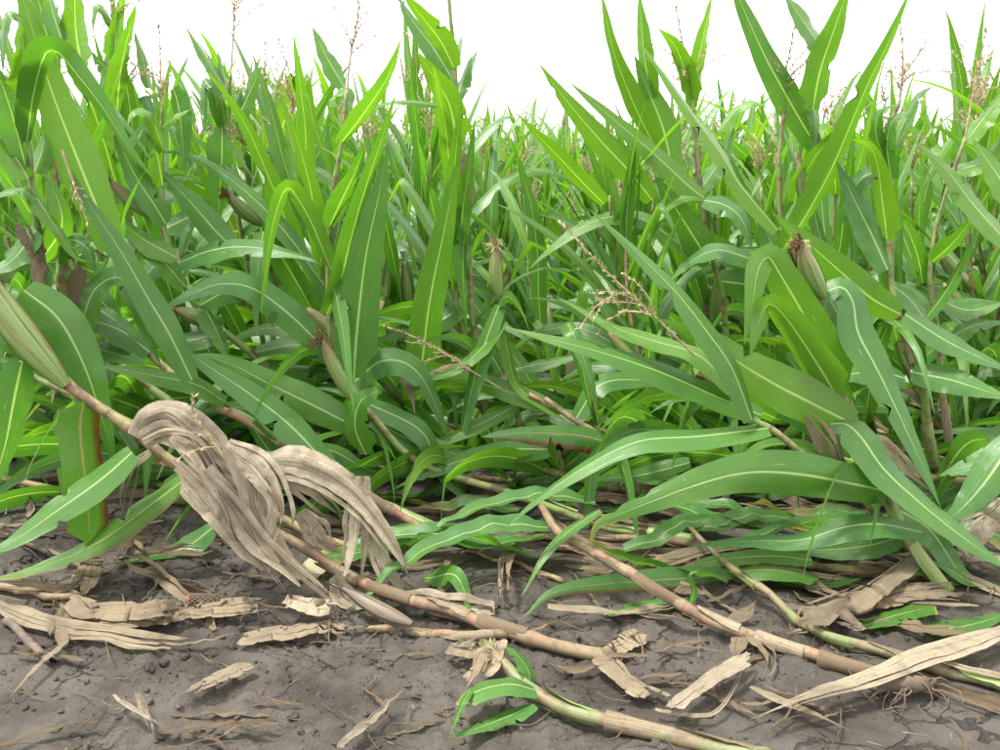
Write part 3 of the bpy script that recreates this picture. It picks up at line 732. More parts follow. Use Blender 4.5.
plant('upright corn plant with stiff narrow leaves close to the right edge',
      [(950, 450, 2.12), (940, 360, 2.1), (934, 300, 2.1), (932, 262, 2.1), (945, 190, 2.12), (965, 140, 2.12)], .011, .005, M_GREEN,
      [('932,262 953,243 978,211', 2.08, 2.05, 18, S(tint=.3, up=-1)),
       ('923,322 948,288 968,250 982,222', 2.07, 2.05, 13, S(tint=.1)),
       ('1008,242 975,206 945,168 912,139', 2.0, 2.02, 26, S(tint=.7)),
       ('1020,205 1000,178 972,138', 2.0, 2.05, 32, S(tint=.5)),
       ('940,300 970,310 1010,300', 2.12, 2.1, 20, S(tint=-.3)),
       ('938,345 975,325 1012,322', 2.1, 2.05, 18, S(tint=-.5)),
       ('934,320 905,290 885,300', 2.14, 2.15, 24, S(tint=-.1)),
       ('965,142 990,110 1012,85', 2.12, 2.1, 20, S(tint=.6)),
       ('955,170 985,160 1005,130', 2.12, 2.1, 18, S(tint=.4)),
       ], [], [([(965, 140, 2.12), (972, 100, 2.12), (980, 60, 2.12), (986, 30, 2.12)], 6, 16, .09)])

# --- tall plant at upper right
plant('tallest corn plant at upper right with blades crossing against the sky',
      [(862, 450, 2.1), (840, 380, 2.08), (812, 300, 2.06), (794, 255, 2.05), (781, 215, 2.05), (779, 170, 2.05), (784, 110, 2.05)], .013, .005, M_GREEN,
      [('813,110 820,72 834,30 852,-22', 2.02, 1.98, 32, S(tint=.4, prof='flag', up=-1)),
       ('818,150 790,102 763,52 738,-4 725,-40', 2.06, 2.0, 36, S(tint=-.25, dry=.2)),
       ('824,50 804,22 782,-10', 2.05, 2.02, 20, S(tint=.3)),
       ('780,255 806,216 833,166 856,112 869,82 880,60 895,28 914,-18', 2.0, 1.92, 30, S(tint=.45, fold=.45, up=-1, wave=.03)),
       ('794,202 800,184 816,156 842,124', 2.04, 2.02, 18, S(tint=.7, up=-1)),
       ('778,230 742,187 720,152 694,117 662,72 636,38', 2.0, 2.02, 18, S(tint=.85, fold=.4)),
       ('812,300 790,275 770,240 755,200', 2.08, 2.1, 36, S(tint=-.4)),
       ('800,280 830,300 850,345', 2.08, 2.05, 30, S(tint=-.2)),
       ('780,230 800,200 815,160 818,140', 2.07, 2.06, 14, S(tint=.2)),
       ('813,108 816,125 815,150', 2.045, 2.05, 10, S(prof='even', tint=.1)),
       ], [((805, 205, 2.03), (800, 160, 2.03), .014, S(silk=False))],
      [([(784, 110, 2.05), (785, 80, 2.05), (790, 50, 2.05), (796, 20, 2.05)], 5, 17, .10, .2, .9)])

# --- cluster right of the sky gap
plant('corn plant with tall lime blades and drooping tassel right of the sky gap',
      [(735, 400, 2.45), (722, 300, 2.42), (711, 245, 2.4), (700, 185, 2.4), (696, 140, 2.4), (693, 100, 2.4)], .012, .005, M_GREEN,
      [('652,200 630,172 600,140 566,100 538,62', 2.36, 2.3, 36, S(tint=.75, fold=.15, up=-1)),
       ('704,198 688,185 650,150 612,118 568,81', 2.36, 2.3, 26, S(tint=.55)),
       ('604,204 586,186 550,148 517,114', 2.4, 2.38, 22, S(tint=.7, up=-1)),
       ('658,152 641,120 625,83 612,45 600,-12', 2.38, 2.36, 24, S(tint=.75, up=-1)),
       ('652,98 645,62 642,32 639,-12', 2.42, 2.4, 22, S(tint=.5, up=-1)),
       ('672,165 662,125 648,90 634,54', 2.41, 2.42, 40, S(tint=.25, up=-1)),
       ('691,100 686,75 675,46 658,28', 2.39, 2.35, 24, S(tint=.8, up=-1, prof='flag')),
       ('693,108 696,75 703,38 713,-8', 2.39, 2.36, 20, S(tint=.85, up=-1)),
       ('720,130 736,110 752,103 770,108', 2.44, 2.4, 13, S(tint=.7)),
       ('711,264 702,250 680,215 654,174', 2.36, 2.34, 44, S(tint=0)),
       ('760,263 740,255 716,250 690,262 668,283', 2.3, 2.15, 22, S(tint=-.6)),
       ('702,198 686,197 670,205 660,220 651,252', 2.36, 2.25, 9, S(tint=.8, nat=.04)),
       ('703,200 725,205 742,220 753,252', 2.36, 2.28, 22, S(tint=-.7)),
       ('692,254 668,235 640,218 608,217 580,228 550,250 524,273', 2.4, 2.3, 20, S(tint=.3)),
       ('715,280 760,290 800,330', 2.44, 2.4, 40, S(tint=-.3)),
       ('700,190 720,160 735,125', 2.44, 2.44, 20, S(tint=.0)),
       ], [], [([(693, 102, 2.4), (688, 70, 2.4), (680, 30, 2.4), (672, -15, 2.4)], 9, 18, .13, .05, 1.1)])

# --- left edge, tall near plant
plant('tall near corn plant with a sharply folded leaf at the left edge',
      [(84, 420, 1.92), (60, 330, 1.9), (42, 265, 1.88), (33, 195, 1.86), (27, 142, 1.86), (19, 100, 1.86), (20, 40, 1.86)], .012, .005, M_GREEN,
      [('27,142 33,98 42,62 49,51 60,54 75,72 103,108 130,150 156,182', 1.85, 1.76, 33, S(tint=.0, fold=.4, wave=.03, up=-1)),
       ('112,250 98,210 78,160 52,92 24,2 10,-40', 1.92, 1.86, 56, S(tint=.6, fold=.1, wave=.05, up=-1)),
       ('192,380 170,335 148,298 120,250 84,196 72,170', 1.84, 1.80, 40, S(tint=-.15, fold=.25, wave=.05)),
       ('82,66 76,30 74,-25', 1.95, 1.92, 34, S(tint=.6, prof='flag', up=-1)),
       ('58,60 45,30 38,0 20,-35', 1.93, 1.9, 32, S(tint=.6, up=-1)),
       ('62,40 52,10 45,-20', 1.9, 1.88, 20, S(tint=-.4)),
       ('26,168 16,128 2,85 -20,40', 1.84, 1.8, 30, S(tint=-.5)),
       ('28,178 5,142 -25,115', 1.83, 1.8, 30, S(tint=.6)),
       ('20,92 24,60 20,20', 1.84, 1.82, 20, S(tint=.6, prof='flag', up=-1)),
       ('22,20 10,13 3,30 3,75', 1.84, 1.8, 11, S(tint=-.3)),
       ('34,172 42,150 44,130', 1.87, 1.88, 22, S(tint=.2)),
       ('40,262 62,225 52,185 40,170', 1.9, 1.9, 34, S(tint=.4, up=-1)),
       ('36,200 20,190 -15,200', 1.85, 1.8, 10, S(tint=-.4)),
       ('36,230 10,262 -15,270', 1.86, 1.84, 26, S(tint=-.3)),
       ('46,270 25,310 -10,330', 1.86, 1.82, 24, S(tint=-.2)),
       ('40,258 30,235 22,212', 1.85, 1.85, 18, S(dead=True, tint=-.4, nat=.05, prof='even')),
       ('48,300 38,262 30,235', 1.85, 1.85, 15, S(dead=True, tint=-.5, nat=.05, prof='even')),
       ('28,185 48,215 75,255 95,262', 1.87, 1.86, 16, S(tint=.5)),
       ], [], [([(62, 150, 1.8), (72, 180, 1.8), (88, 225, 1.8)], 2, 19, .06)])
plant('corn stalk with cut looking green sheath and brown husk beside the left plant',
      [(78, 400, 1.98), (70, 345, 1.95), (64, 290, 1.94), (62, 240, 1.94)], .016, .014, M_GREEN,
      [('58,262 60,245 74,240 88,250 96,275', 1.92, 1.88, 24, S(tint=.1, prof='flag', fold=.4)),
       ('80,345 86,308 98,286 120,278 138,305 152,345 164,372', 1.9, 1.82, 26, S(tint=-.35)),
       ('82,318 92,285 105,262 112,250', 1.92, 1.9, 13, S(tint=.2, nat=.05)),
       ('74,330 76,290 80,262', 1.92, 1.92, 14, S(dead=True, tint=-.2, nat=.05, prof='even')),
       ('78,345 110,352 150,365', 1.95, 1.92, 28, S(tint=-.3)),
       ('72,380 100,400 120,440', 1.95, 1.92, 34, S(tint=-.3)),
       ('70,300 100,310 140,340', 1.96, 1.96, 26, S(tint=-.3))], [], [])

# --- second rank left
plant('leaning corn plant with bright green stalk and tassel in the left middle',
      [(330, 425, 2.3), (300, 397, 2.26), (250, 352, 2.24), (200, 310, 2.22), (175, 262, 2.2), (164, 222, 2.2), (162, 160, 2.2), (162, 108, 2.2)], .0115, .004, M_GREEN,
      [('162,128 176,117 191,109', 2.18, 2.15, 8, S(tint=.9, nat=.03)),
       ('173,88 178,105 182,135 185,174', 2.22, 2.2, 20, S(tint=-.1, prof='flag', up=-1)),
       ('166,224 154,204 135,175 113,130', 2.16, 2.1, 30, S(tint=-.5, fold=.15)),
       ('237,252 215,230 185,196 150,162', 2.2, 2.2, 36, S(tint=-.1)),
       ('176,257 142,238 108,210', 2.16, 2.1, 26, S(tint=.6)),
       ('186,287 158,258 126,254', 2.17, 2.12, 24, S(tint=.5)),
       ('178,263 212,250 250,247 300,256 324,266', 2.16, 2.0, 22, S(tint=-.8)),
       ('206,310 218,334 229,360', 2.16, 2.1, 22, S(tint=-.4, prof='flag')),
       ('164,150 150,118 135,112 126,128', 2.18, 2.1, 16, S(tint=.7)),
       ('163,185 155,145 145,132 136,140', 2.19, 2.12, 18, S(tint=.5)),
       ('200,305 240,285 262,300 275,330', 2.24, 2.2, 30, S(tint=-.4)),
       ('225,330 190,340 140,335', 2.22, 2.18, 26, S(tint=-.3)),
       ('165,228 200,215 235,230', 2.25, 2.25, 26, S(tint=-.2)),
       ('255,352 300,345 330,365', 2.26, 2.25, 26, S(tint=-.3)),
       ('170,245 150,270 120,300', 2.22, 2.2, 26, S(tint=-.3)),
       ], [((165, 222, 2.18), (110, 182, 2.14), .022, S(silk=True)), ((220, 322, 2.2), (176, 310, 2.14), .024, S())],
      [([(162, 108, 2.2), (161, 80, 2.2), (160, 50, 2.2), (159, 25, 2.2)], 6, 20, .08, .1, 1.0)])
plant('upright corn plant with thin tassel and drooping leaves left of centre',
      [(275, 420, 2.5), (255, 300, 2.46), (235, 200, 2.45), (229, 120, 2.45), (231, 70, 2.45)], .011, .004, M_GREEN,
      [('222,128 222,155 220,190 217,228', 2.4, 2.36, 28, S(tint=-.1, prof='flag', up=-1)),
       ('228,93 208,62 184,24', 2.43, 2.4, 12, S(tint=.3)),
       ('228,92 222,70 217,48', 2.45, 2.45, 7, S(tint=-.2)),
       ('234,124 248,96 262,64', 2.43, 2.4, 17, S(tint=.2)),
       ('224,130 216,100 208,82 203,95 206,135', 2.42, 2.36, 14, S(tint=-.2)),
       ('226,128 221,100 214,84', 2.42, 2.4, 14, S(tint=.4)),
       ('232,112 240,92 248,88', 2.45, 2.42, 12, S(tint=-.3)),
       ('245,190 225,165 192,135', 2.42, 2.36, 18, S(tint=.7)),
       ('245,255 290,240 325,205', 2.46, 2.4, 24, S(tint=-.5)),
       ('240,230 275,200 300,160', 2.46, 2.44, 24, S(tint=.2)),
       ], [((262, 225, 2.42), (228, 195, 2.38), .022, S())],
      [([(231, 72, 2.45), (233, 40, 2.45), (235, 0, 2.45), (236, -25, 2.45)], 4, 21, .12)])
plant('corn plant with a lime leaf folded over in front of the sky, left centre',
      [(350, 440, 2.62), (330, 330, 2.6), (300, 240, 2.6), (275, 165, 2.6), (268, 110, 2.6)], .011, .004, M_GREEN,
      [('272,152 286,118 295,88 301,80 306,92 318,136 338,188', 2.52, 2.42, 22, S(tint=.7, up=-1, fold=.3)),
       ('344,86 326,56 312,26', 2.55, 2.5, 22, S(tint=-.1)),
       ('334,180 290,156 240,146', 2.5, 2.42, 17, S(tint=.6)),
       ('270,115 276,90 284,68', 2.6, 2.6, 12, S(tint=.5)),
       ('330,100 345,95 352,115', 2.56, 2.5, 16, S(tint=.3)),
       ('290,200 320,150 330,110', 2.6, 2.6, 20, S(tint=-.2)),
       ('300,240 265,215 235,225', 2.58, 2.5, 26, S(tint=-.2)),
       ], [], [([(268, 110, 2.6), (266, 85, 2.6), (265, 40, 2.6)], 6, 22, .10, .2, .9)])
plant('corn plant with paired upright lime blades at the upper left',
      [(150, 330, 2.35), (130, 230, 2.32), (118, 150, 2.3), (114, 100, 2.3), (112, 60, 2.3)], .011, .004, M_GREEN,
      [('117,112 122,64 136,4', 2.28, 2.24, 22, S(tint=.55, prof='flag', up=-1)),
       ('115,62 117,28 124,3', 2.3, 2.3, 17, S(tint=.6, prof='flag', up=-1)),
       ('112,28 103,10 95,8 92,36', 2.3, 2.28, 8, S(tint=.2)),
       ('116,80 104,66 90,50', 2.28, 2.26, 14, S(tint=.3)),
       ('150,88 140,50 134,30', 2.32, 2.3, 12, S(tint=.4)),
       ('100,95 108,60 112,40', 2.32, 2.32, 8, S(tint=-.2)),
       ('118,150 108,115 92,80', 2.3, 2.28, 20, S(tint=.4)),
       ('120,160 145,130 150,105', 2.33, 2.33, 22, S(tint=.2)),
       ('125,200 100,180 92,150', 2.3, 2.28, 24, S(tint=-.2)),
       ], [], [([(112, 60, 2.3), (112, 30, 2.3), (110, -10, 2.3)], 5, 23, .1)])

# ================================================================== withered leaves, broken stalks and pieces on the soil
def single_leaf(label, pts, w, Y0=None, Y1=None, cat='dry leaf', name='dry_leaf', group=None, **kw):
    kw.setdefault('dead', True)
    gnd = Y0 is None
    kw.setdefault('wave', .08); kw.setdefault('fold', .35); kw.setdefault('nat', .05)
    o = traced_leaf(None, pts, Y0 or 0, Y1 or 0, w, ground=gnd, name=name, **kw)
    return tag(o, label, cat, group)
WG = 'withered leaves hanging from the broken stalk'
def withered_plant():
    t = thing('broken_corn_stalk', 'broken dead corn stalk with a cluster of withered tan leaves, lying left of centre', 'corn stalk', G(600, 656))
    bpy.context.view_layer.update()
    traced_stalk(t, [(602, 656, None), (560, 645, -.013), (494, 625, -.018), (455, 612, -.025), (410, 600, -.035), (350, 577, -.05), (290, 540, -.09), (235, 500, -.15)], .0145, .0115, M_TAN, .12, split_end=True, sheath=.7)
    for p, a, b, w, kw in [
        ('182,462 210,490 245,532 272,572 292,600', 1.60, 1.53, 44, S(prof='flag', tint=.1)),
        ('138,438 150,420 172,418 196,436 226,474 248,522 258,548', 1.63, 1.57, 34, S(tint=.7, prof='even', fold=.5)),
        ('142,440 165,432 200,446 222,488 240,520', 1.61, 1.58, 26, S(tint=.2, prof='even', fold=.6)),
        ('225,446 258,466 280,505 272,548', 1.59, 1.55, 26, S(tint=.8, prof='even', fold=.6)),
        ('228,450 248,480 262,520 285,560 318,590', 1.58, 1.54, 20, S(tint=.3, prof='even', fold=.6)),
        ('205,470 235,505 268,545 312,580 352,610', 1.57, 1.52, 26, S(tint=.3, prof='even', fold=.9)),
        ('258,460 300,464 335,480 364,506 393,546 416,592', 1.60, 1.56, 30, S(tint=.6, prof='flag')),
        ('262,466 296,476 330,505 345,520', 1.61, 1.6, 24, S(tint=-.2)),
        ('361,476 359,525 351,586', 1.59, 1.57, 24, S(tint=.6, prof='even', fold=.5)),
        ('366,500 374,540 391,580 407,604', 1.60, 1.55, 20, S(tint=.3, prof='even')),
        ('300,512 316,530 330,545 352,553', 1.62, 1.60, 26, S(tint=-.1)),
        ('402,598 440,606 470,616 494,626', 1.53, 1.49, 26, S(tint=.2, prof='even', fold=.8)),
        ('335,575 352,600 380,606 410,596', 1.55, 1.54, 22, S(tint=-.2, prof='even')),
        ('150,452 128,470 122,500 126,520', 1.66, 1.65, 10, S(tint=-.2, nat=.03)),
        ]:
        traced_leaf(t, p, a, b, w * 1.15, **S(S(dead=True, wave=.2, nat=.05), **S(kw, fold=kw.get('fold', .35) * .5, tint=kw['tint'] * .6 + .5, prof='torn' if kw.get('prof') == 'even' else kw.get('prof', 'std'))))
        jr = np.random.default_rng(len(p) * 7 + w)
        for q in range(1):
            dx, dy = jr.normal() * w * .28, jr.normal() * w * .16; pts = parse(p); cut = jr.integers(0, 2)
            pts = ' '.join(f'{x + dx + jr.normal() * 3:.1f},{y + dy + jr.normal() * 3:.1f}' for x, y in pts[cut:])
            traced_leaf(t, pts, a - .012 + .02 * q, b - .01 + .02 * q, w * jr.uniform(.18, .36), **S(S(dead=True, wave=.2, nat=.012), **S(kw, tint=jr.uniform(-.1, .9), prof='std', fold=.7)))
    h = ear_parts(t, G(412, 624, .03), G(346, 590, .05), .017, mat=M_HUSKOLD, seed=3, silk=False); h.name = 'ear'
    for c in h.children: c.location = (0, 0, 0)
    traced_tassel(t, [(230, 465, 1.58), (205, 432, 1.58), (192, 410, 1.58), (194, 396, 1.58)], 3, 31, .06, .2, 1.0)
    return t
withered_plant()
def stalk_piece(label, spec, r0, r1, mat, leaves=(), name='broken_corn_stalk', **kw):
    x, y, Y = spec[0]; t = thing(name, label, 'corn stalk', G(x, y) if Y is None else P(x, y, Y), 'broken corn stalks on the soil')
    bpy.context.view_layer.update()
    traced_stalk(t, spec, r0, r1, mat, kw.pop('node', .11), split_end=True, **S(S(sheath=.65), **kw))
    for q in leaves: traced_leaf(t, q[0], q[1], q[2], q[3], **(q[4] if len(q) > 4 else {}))
    return t
D = S(dead=True, wave=.15, nat=.04)
stalk_piece('splintered tan stalk with reddish middle lying diagonally at lower right',
            [(884, 676, None), (835, 662, -.012), (750, 634, -.025), (685, 606, -.055), (635, 577, -.085), (590, 549, -.095), (560, 532, -.10), (546, 514, -.11)], .0125, .0105, M_TAN,
            [('690,606 694,590 690,575 700,570', 1.5, 1.5, 9, S(nat=.02, tint=-.3)), ('600,552 575,535 549,515', 1.66, 1.7, 10, S(dead=True, nat=.03, wave=.2)),
             ('745,630 738,650 735,668', 1.40, 1.31, 20, D), ('752,632 770,660 762,690', 1.38, 1.24, 14, D), ('730,622 745,612 756,600', 1.44, 1.46, 18, D)])
stalk_piece('splintered light green stalk pointing up left at lower right',
            [(1010, 688, None), (925, 664, -.012), (868, 648, -.015), (838, 640, -.02), (818, 630, -.02), (780, 604, -.03), (745, 578, -.04), (720, 558, -.05), (694, 532, -.07)], .0125, .0065, M_DULL,
            [('862,640 850,622 838,618 826,622', 1.42, 1.43, 22, D), ('862,634 890,618 935,606', 1.44, 1.50, 14, S(tint=.1, dry=.3, prof='torn')),
             ('826,632 810,620 800,640 780,646', 1.42, 1.4, 12, D), ('925,662 960,652 1012,640', 1.43, 1.5, 20, S(tint=-.2))])
stalk_piece('mottled green stalk with torn leaves lying at the bottom centre',
            [(760, 756, None), (650, 731, -.013), (575, 712, -.02), (534, 690, -.025), (500, 664, -.03), (488, 650, -.03)], .0135, .012, M_DULL,
            [('536,690 510,684 480,690 456,704', 1.20, 1.17, 18, S(tint=-.9, dry=.4, prof='torn')), ('534,704 505,718 470,732 448,738', 1.18, 1.11, 16, S(tint=-.8, dry=.2)),
             ('500,660 485,655 478,670 465,690', 1.30, 1.22, 18, D), ('530,690 528,670 512,650 500,648', 1.24, 1.32, 16, S(tint=-.4, dry=.25)), ('470,690 462,705 450,735', 1.18, 1.1, 9, S(nat=.02, tint=-.4))])
stalk_piece('short dead stalk under the withered plant', [(498, 634, None), (455, 636, None), (415, 632, None), (378, 629, None)], .009, .008, M_TAN)
stalk_piece('grey stub of stalk lying at the left edge', [(-10, 586, None), (35, 594, None), (70, 597, None)], .0095, .009, M_TAN)
stalk_piece('short dark stick leaning on the flat leaf at lower left', [(8, 622, None), (28, 640, None), (46, 658, None)], .009, .008, M_ROOT, sheath=0)
stalk_piece('dull purple stalk lying under the right hand leaves', [(915, 577, None), (860, 572, None), (812, 565, None)], .011, .0105, M_PINK, [('905,574 890,590 840,602 800,620', 1.6, 1.55, 14, D)])
for k, (a, lab) in enumerate([
        ([(720, 546, None), (640, 540, None), (560, 537, None), (500, 540, None)], 'long tan stalk lying level behind the pale leaf tip'),
        ([(700, 560, None), (640, 553, None), (560, 548, None)], 'thinner tan stalk lying just in front of the long one'),
        ([(830, 520, None), (730, 508, None), (640, 506, None)], 'shaded tan stalk under the front right plant'),
        ([(130, 470, None), (60, 478, None), (-10, 482, None)], 'tan stalk lying in the gap at the left edge'),
        ([(560, 640 - 60, None), (520, 565, None), (470, 552, None)], 'thin reddish stem lying in the centre'),
        ([(230, 470, 2.0), (120, 418, 2.02), (40, 380, 2.05)], 'pale green stalk slanting behind the pink one'),
        ([(470, 545, None), (370, 500, 1.95), (250, 460, 1.98), (130, 372, 2.05)], 'green stalk slanting under the left leaves'),
        ]):
    stalk_piece(lab, a, .011 if k != 4 else .006, .009 if k != 4 else .004, (M_TAN, M_TAN, M_TAN, M_TAN, M_PINK, M_GREEN, M_GREEN)[k])

GL = 'large dead leaves on the soil'
for lab, p, w, kw in [
    ('wide tan dead leaf stretched flat along the soil at lower left', '-10,606 50,630 125,641 195,645 252,633', 30, S(tint=.15, prof='flag', lift=.008, wave=.12, fold=.05)),
    ('brown curled dead leaf lying over the wide flat one', '74,596 90,612 137,614 190,606', 24, S(tint=-.15, prof='even', lift=.022)),
    ('narrow brown dead leaf under the curled one', '100,628 150,622 200,612 262,610', 16, S(tint=-.3, lift=.012)),
    ('grey husk leaf beside the bare cob', '186,611 230,606 282,603', 16, S(tint=-.1, prof='even', lift=.02, fold=.8)),
    ('pale dead leaf at the foot of the withered cluster', '284,603 310,606 350,612', 18, S(tint=.6, prof='even', lift=.03)),
    ('ragged grey leaf fan under the dead ear', '240,640 290,634 350,628 385,632', 18, S(tint=0, lift=.012)),
    ('folded strip of dead leaf at lower left', '252,670 215,684 168,702', 10, S(tint=.2, lift=.01)),
    ('hanging dead sheath at the left below the green leaves', '94,556 88,575 82,596', 26, S(tint=-.2, prof='even', lift=.03)),
    ('long pale dead leaf crossing the lower right corner', '1012,628 962,646 915,660 875,678 830,692 795,704 748,722', 20, S(tint=.5, lift=.03, prof='std')),
    ('broad dead leaf lying on the soil at right', '818,614 870,602 925,592 978,594', 20, S(tint=.0, lift=.02, prof='even')),
    ('twisted dead leaf rising at right below the dark leaves', '934,540 905,566 870,590 843,602 798,620', 18, S(tint=-.1, lift=.05, prof='even', fold=.7)),
    ('bent dead leaf lying on the soil right of the broken stalk end', '598,658 625,682 668,708', 14, S(tint=.0, lift=.012, prof='even')),
    ('pale folded strip meeting the bent leaf at lower centre right', '668,708 712,676 748,652', 10, S(tint=.6, lift=.03, prof='even', fold=.7)),
    ('curved pale straw at lower right centre', '655,713 690,718 715,715 735,690 745,655', 6, S(tint=.5, lift=.01, nat=.01)),
    ('crumpled dead leaf scrap beneath the bent one', '612,660 628,648 645,636', 28, S(tint=.1, lift=.008, prof='even')),
    ('curled brown leaf piece left of the mottled stalk', '450,648 470,655 486,640', 22, S(tint=-.2, lift=.02, prof='even')),
    ('dead leaf strip hanging by the mottled stalk', '495,640 488,662 468,682', 14, S(tint=.2, lift=.03, prof='even')),
    ('tan leaf crossing the centre from the stalks to the soil', '512,540 505,570 512,610', 14, S(tint=.1, lift=.02, prof='even')),
    ('pale dead leaf under the tan stalks in the centre', '395,552 450,545 520,550', 22, S(tint=.4, lift=.015, prof='even')),
    ('tan dead leaf with dark fold under the front right leaves', '640,570 700,552 760,545 810,548', 18, S(tint=-.2, lift=.02)),
    ('dead leaf lying under the big front right leaf', '640,505 700,518 760,512', 18, S(tint=-.3, lift=.02)),
    ('thin straw laid diagonally at the bottom left corner', '68,642 40,668 10,700', 5, S(tint=.3, lift=.01, nat=.012)),
    ('short leaf strip by the bottom left straws', '138,694 148,718 156,745', 8, S(tint=.3, lift=.02, nat=.02)),
    ('long thin straw at the bottom left', '114,697 140,713 172,732', 4, S(tint=.6, lift=.025, nat=.01)),
    ('pale leaf strip at the bottom left of centre', '340,752 372,722 410,692', 8, S(tint=.6, lift=.01, nat=.02)),
    ('straw strip near the bottom right corner', '750,690 800,712 850,735', 6, S(tint=0, lift=.01, nat=.02)),
    ('pale strip entering at the right edge', '1010,680 960,668 920,655', 9, S(tint=.4, lift=.02, nat=.02)),
    ('pale broad dead leaf at the right edge', '1015,500 985,525 955,548', 26, S(tint=.5, lift=.10, prof='even')),
    ('dead leaf strip leaning at the right edge', '1010,560 975,548 945,530', 10, S(tint=.2, lift=.06, prof='even')),
    ]:
    single_leaf(lab, p, w, group=GL, **kw)
for lab, p, a, b, w, kw in [
    ('pale green fallen leaf with red rib arching left of the splintered stalk', '744,578 690,578 628,582 570,588 542,600 518,628', 1.64, 1.47, 32, S(tint=-.35, red=.8, dry=.1, wave=.08)),
    ('narrow green leaf curling over beside the reddish stem', '600,510 570,530 545,555 520,600', 1.68, 1.55, 12, S(tint=-.3, nat=.04)),
    ('small green leaf curled on the soil in the centre', '425,580 452,574 464,590 470,615', 1.62, 1.5, 22, S(tint=.1, prof='flag', dry=.3)),
    ('fallen leaf flushed red under the front right leaves', '735,572 775,570 818,578', 1.62, 1.6, 16, S(tint=-.2, red=1, prof='even')),
    ('lime fallen leaf with brown edge under the front right leaves', '812,560 770,556 720,560 660,575', 1.66, 1.64, 22, S(tint=.4, dry=.5)),
    ('dark fallen leaf lying right of the red flushed one', '780,590 820,588 862,578', 1.62, 1.62, 20, S(tint=-.4)),
    ('dark green fallen leaf in the shade left of the photo centre right', '606,632 640,612 690,602', 1.5, 1.55, 20, S(tint=-.4)),
    ('dull green fallen leaf at the right edge of the soil', '960,600 920,570 880,585', 1.62, 1.6, 14, S(tint=-.4)),
    ('green fallen leaf standing on the right by the soil', '985,610 965,580 930,560', 1.6, 1.62, 18, S(tint=-.2)),
    ('green leaf lying in the shade below the red based leaf', '690,462 640,475 590,480', 1.95, 1.95, 24, S(tint=-.4)),
    ]:
    single_leaf(lab, p, w, a, b, cat='fallen leaf', name='fallen_leaf', group='fallen green leaves', dead=False, **S(S(fold=.2, tears=0), **kw))

def bare_cob():
    a, b = G(186, 600, .012), G(220, 601, .012); C = catmull([a, b], 14); r = np.full(14, .011) * np.array([.6, .9] + [1] * 9 + [.9, .7, .4])
    t = thing('corn_cob', 'small bare brown cob lying on the flat leaf at lower left', 'corn cob', a); bpy.context.view_layer.update()
    V, F, uv = tube_arrays(C, r, 12); obj('core', mesh_from('core', V, F, M_SILK, uv), t)
    kv = []; kf = []
    d = unit(b - a); e1 = unit(np.cross(d, [0, 0, 1.0])); e2 = np.cross(d, e1)
    for i in range(2, 12):
        for j in range(12):
            th = j / 12 * 6.283 + i * .26; o = math.cos(th) * e1 + math.sin(th) * e2; p = C[i] + o * r[i]; tt = unit(np.cross(d, o)); s = .0024
            n = len(kv); kv += [p - d * s - tt * s, p + d * s - tt * s, p + d * s + tt * s, p - d * s + tt * s, p + o * s * 1.3]
            kf += [(n, n + 1, n + 4), (n + 1, n + 2, n + 4), (n + 2, n + 3, n + 4), (n + 3, n, n + 4)]
    k = obj('kernels', mesh_from('kernels', kv, kf, M_ROOT, None, None, False), t); k['kind'] = 'stuff'
bare_cob()
def root_crown():
    c = G(905, 690, .012); rg = np.random.default_rng(4)
    t = thing('root_crown', 'gnarled brown root crown lying on the soil at lower right', 'root', c); bpy.context.view_layer.update()
    C = catmull([c + np.array([-.045, .0, .004]), c + np.array([0, 0, .01]), c + np.array([.05, .01, 0])], 12)
    V, F, uv = tube_arrays(C, .011 * np.sin(np.linspace(.35, 2.9, 12)) + .003, 10); V += rg.normal(size=V.shape) * .0018
    obj('crown', mesh_from('crown', V, F, M_ROOT, uv), t)
    for k in range(26):
        p = C[rg.integers(2, 11)]; d = unit(np.array([rg.normal() + .5, rg.normal() * .6 - .2, rg.normal() * .5])); q = [p]
        for _ in range(8): q.append(q[-1] + d * .009); d = unit(d + rg.normal(size=3) * .35 + np.array([0, 0, -.15]))
        q = np.array(q); q[:, 2] = np.maximum(q[:, 2], height(q[:, 0], q[:, 1]) + .002)
        V, F, uv = tube_arrays(q, np.linspace(.0019, .0007, 9), 5); obj('root', mesh_from('root', V, F, M_ROOT, uv), t)
root_crown()

# ---------------------------------------------------------------- small dead scraps, each lying free
def scrap_meshes():
    out = []
    for k in range(14):
        rg = np.random.default_rng(100 + k); ln = rg.uniform(.04, .17); w = rg.uniform(.0006, .0020) if k % 7 else rg.uniform(.004, .007)
        d = np.array([1.0, 0, 0]); q = [np.array([-ln / 2, 0, .004])]; th = rg.uniform(-.05, .05)
        for i in range(12):
            th += rg.normal() * .14; q.append(q[-1] + np.array([math.cos(th), math.sin(th), rg.normal() * .18]) * ln / 12)
        C = catmull(q, 18); C[:, 2] = np.abs(C[:, 2] - C[:, 2].min()) + .003
        T = unit(np.gradient(C, axis=0)); W = unit(np.cross(T, [0, 0, 1.0])); tw = np.cumsum(rg.normal(size=18) * .2)[:, None]
        W = W * np.cos(tw) + np.cross(T, W) * np.sin(tw)
        V, F, uv = leaf_arrays(C, W, w * profile(np.linspace(0, 1, 18), 'even'), fold=.6, wave=.15, seed=k, m=5, ragged=.3, pleat=.2)
        V[:, 2] = np.maximum(V[:, 2], .001)
        out.append(mesh_from('dead_scrap', V, F, M_DRY, uv, {'tint': float(rg.uniform(-.9, .5)), 'rnd': float(rg.random())}))
    return out
SCR = scrap_meshes()
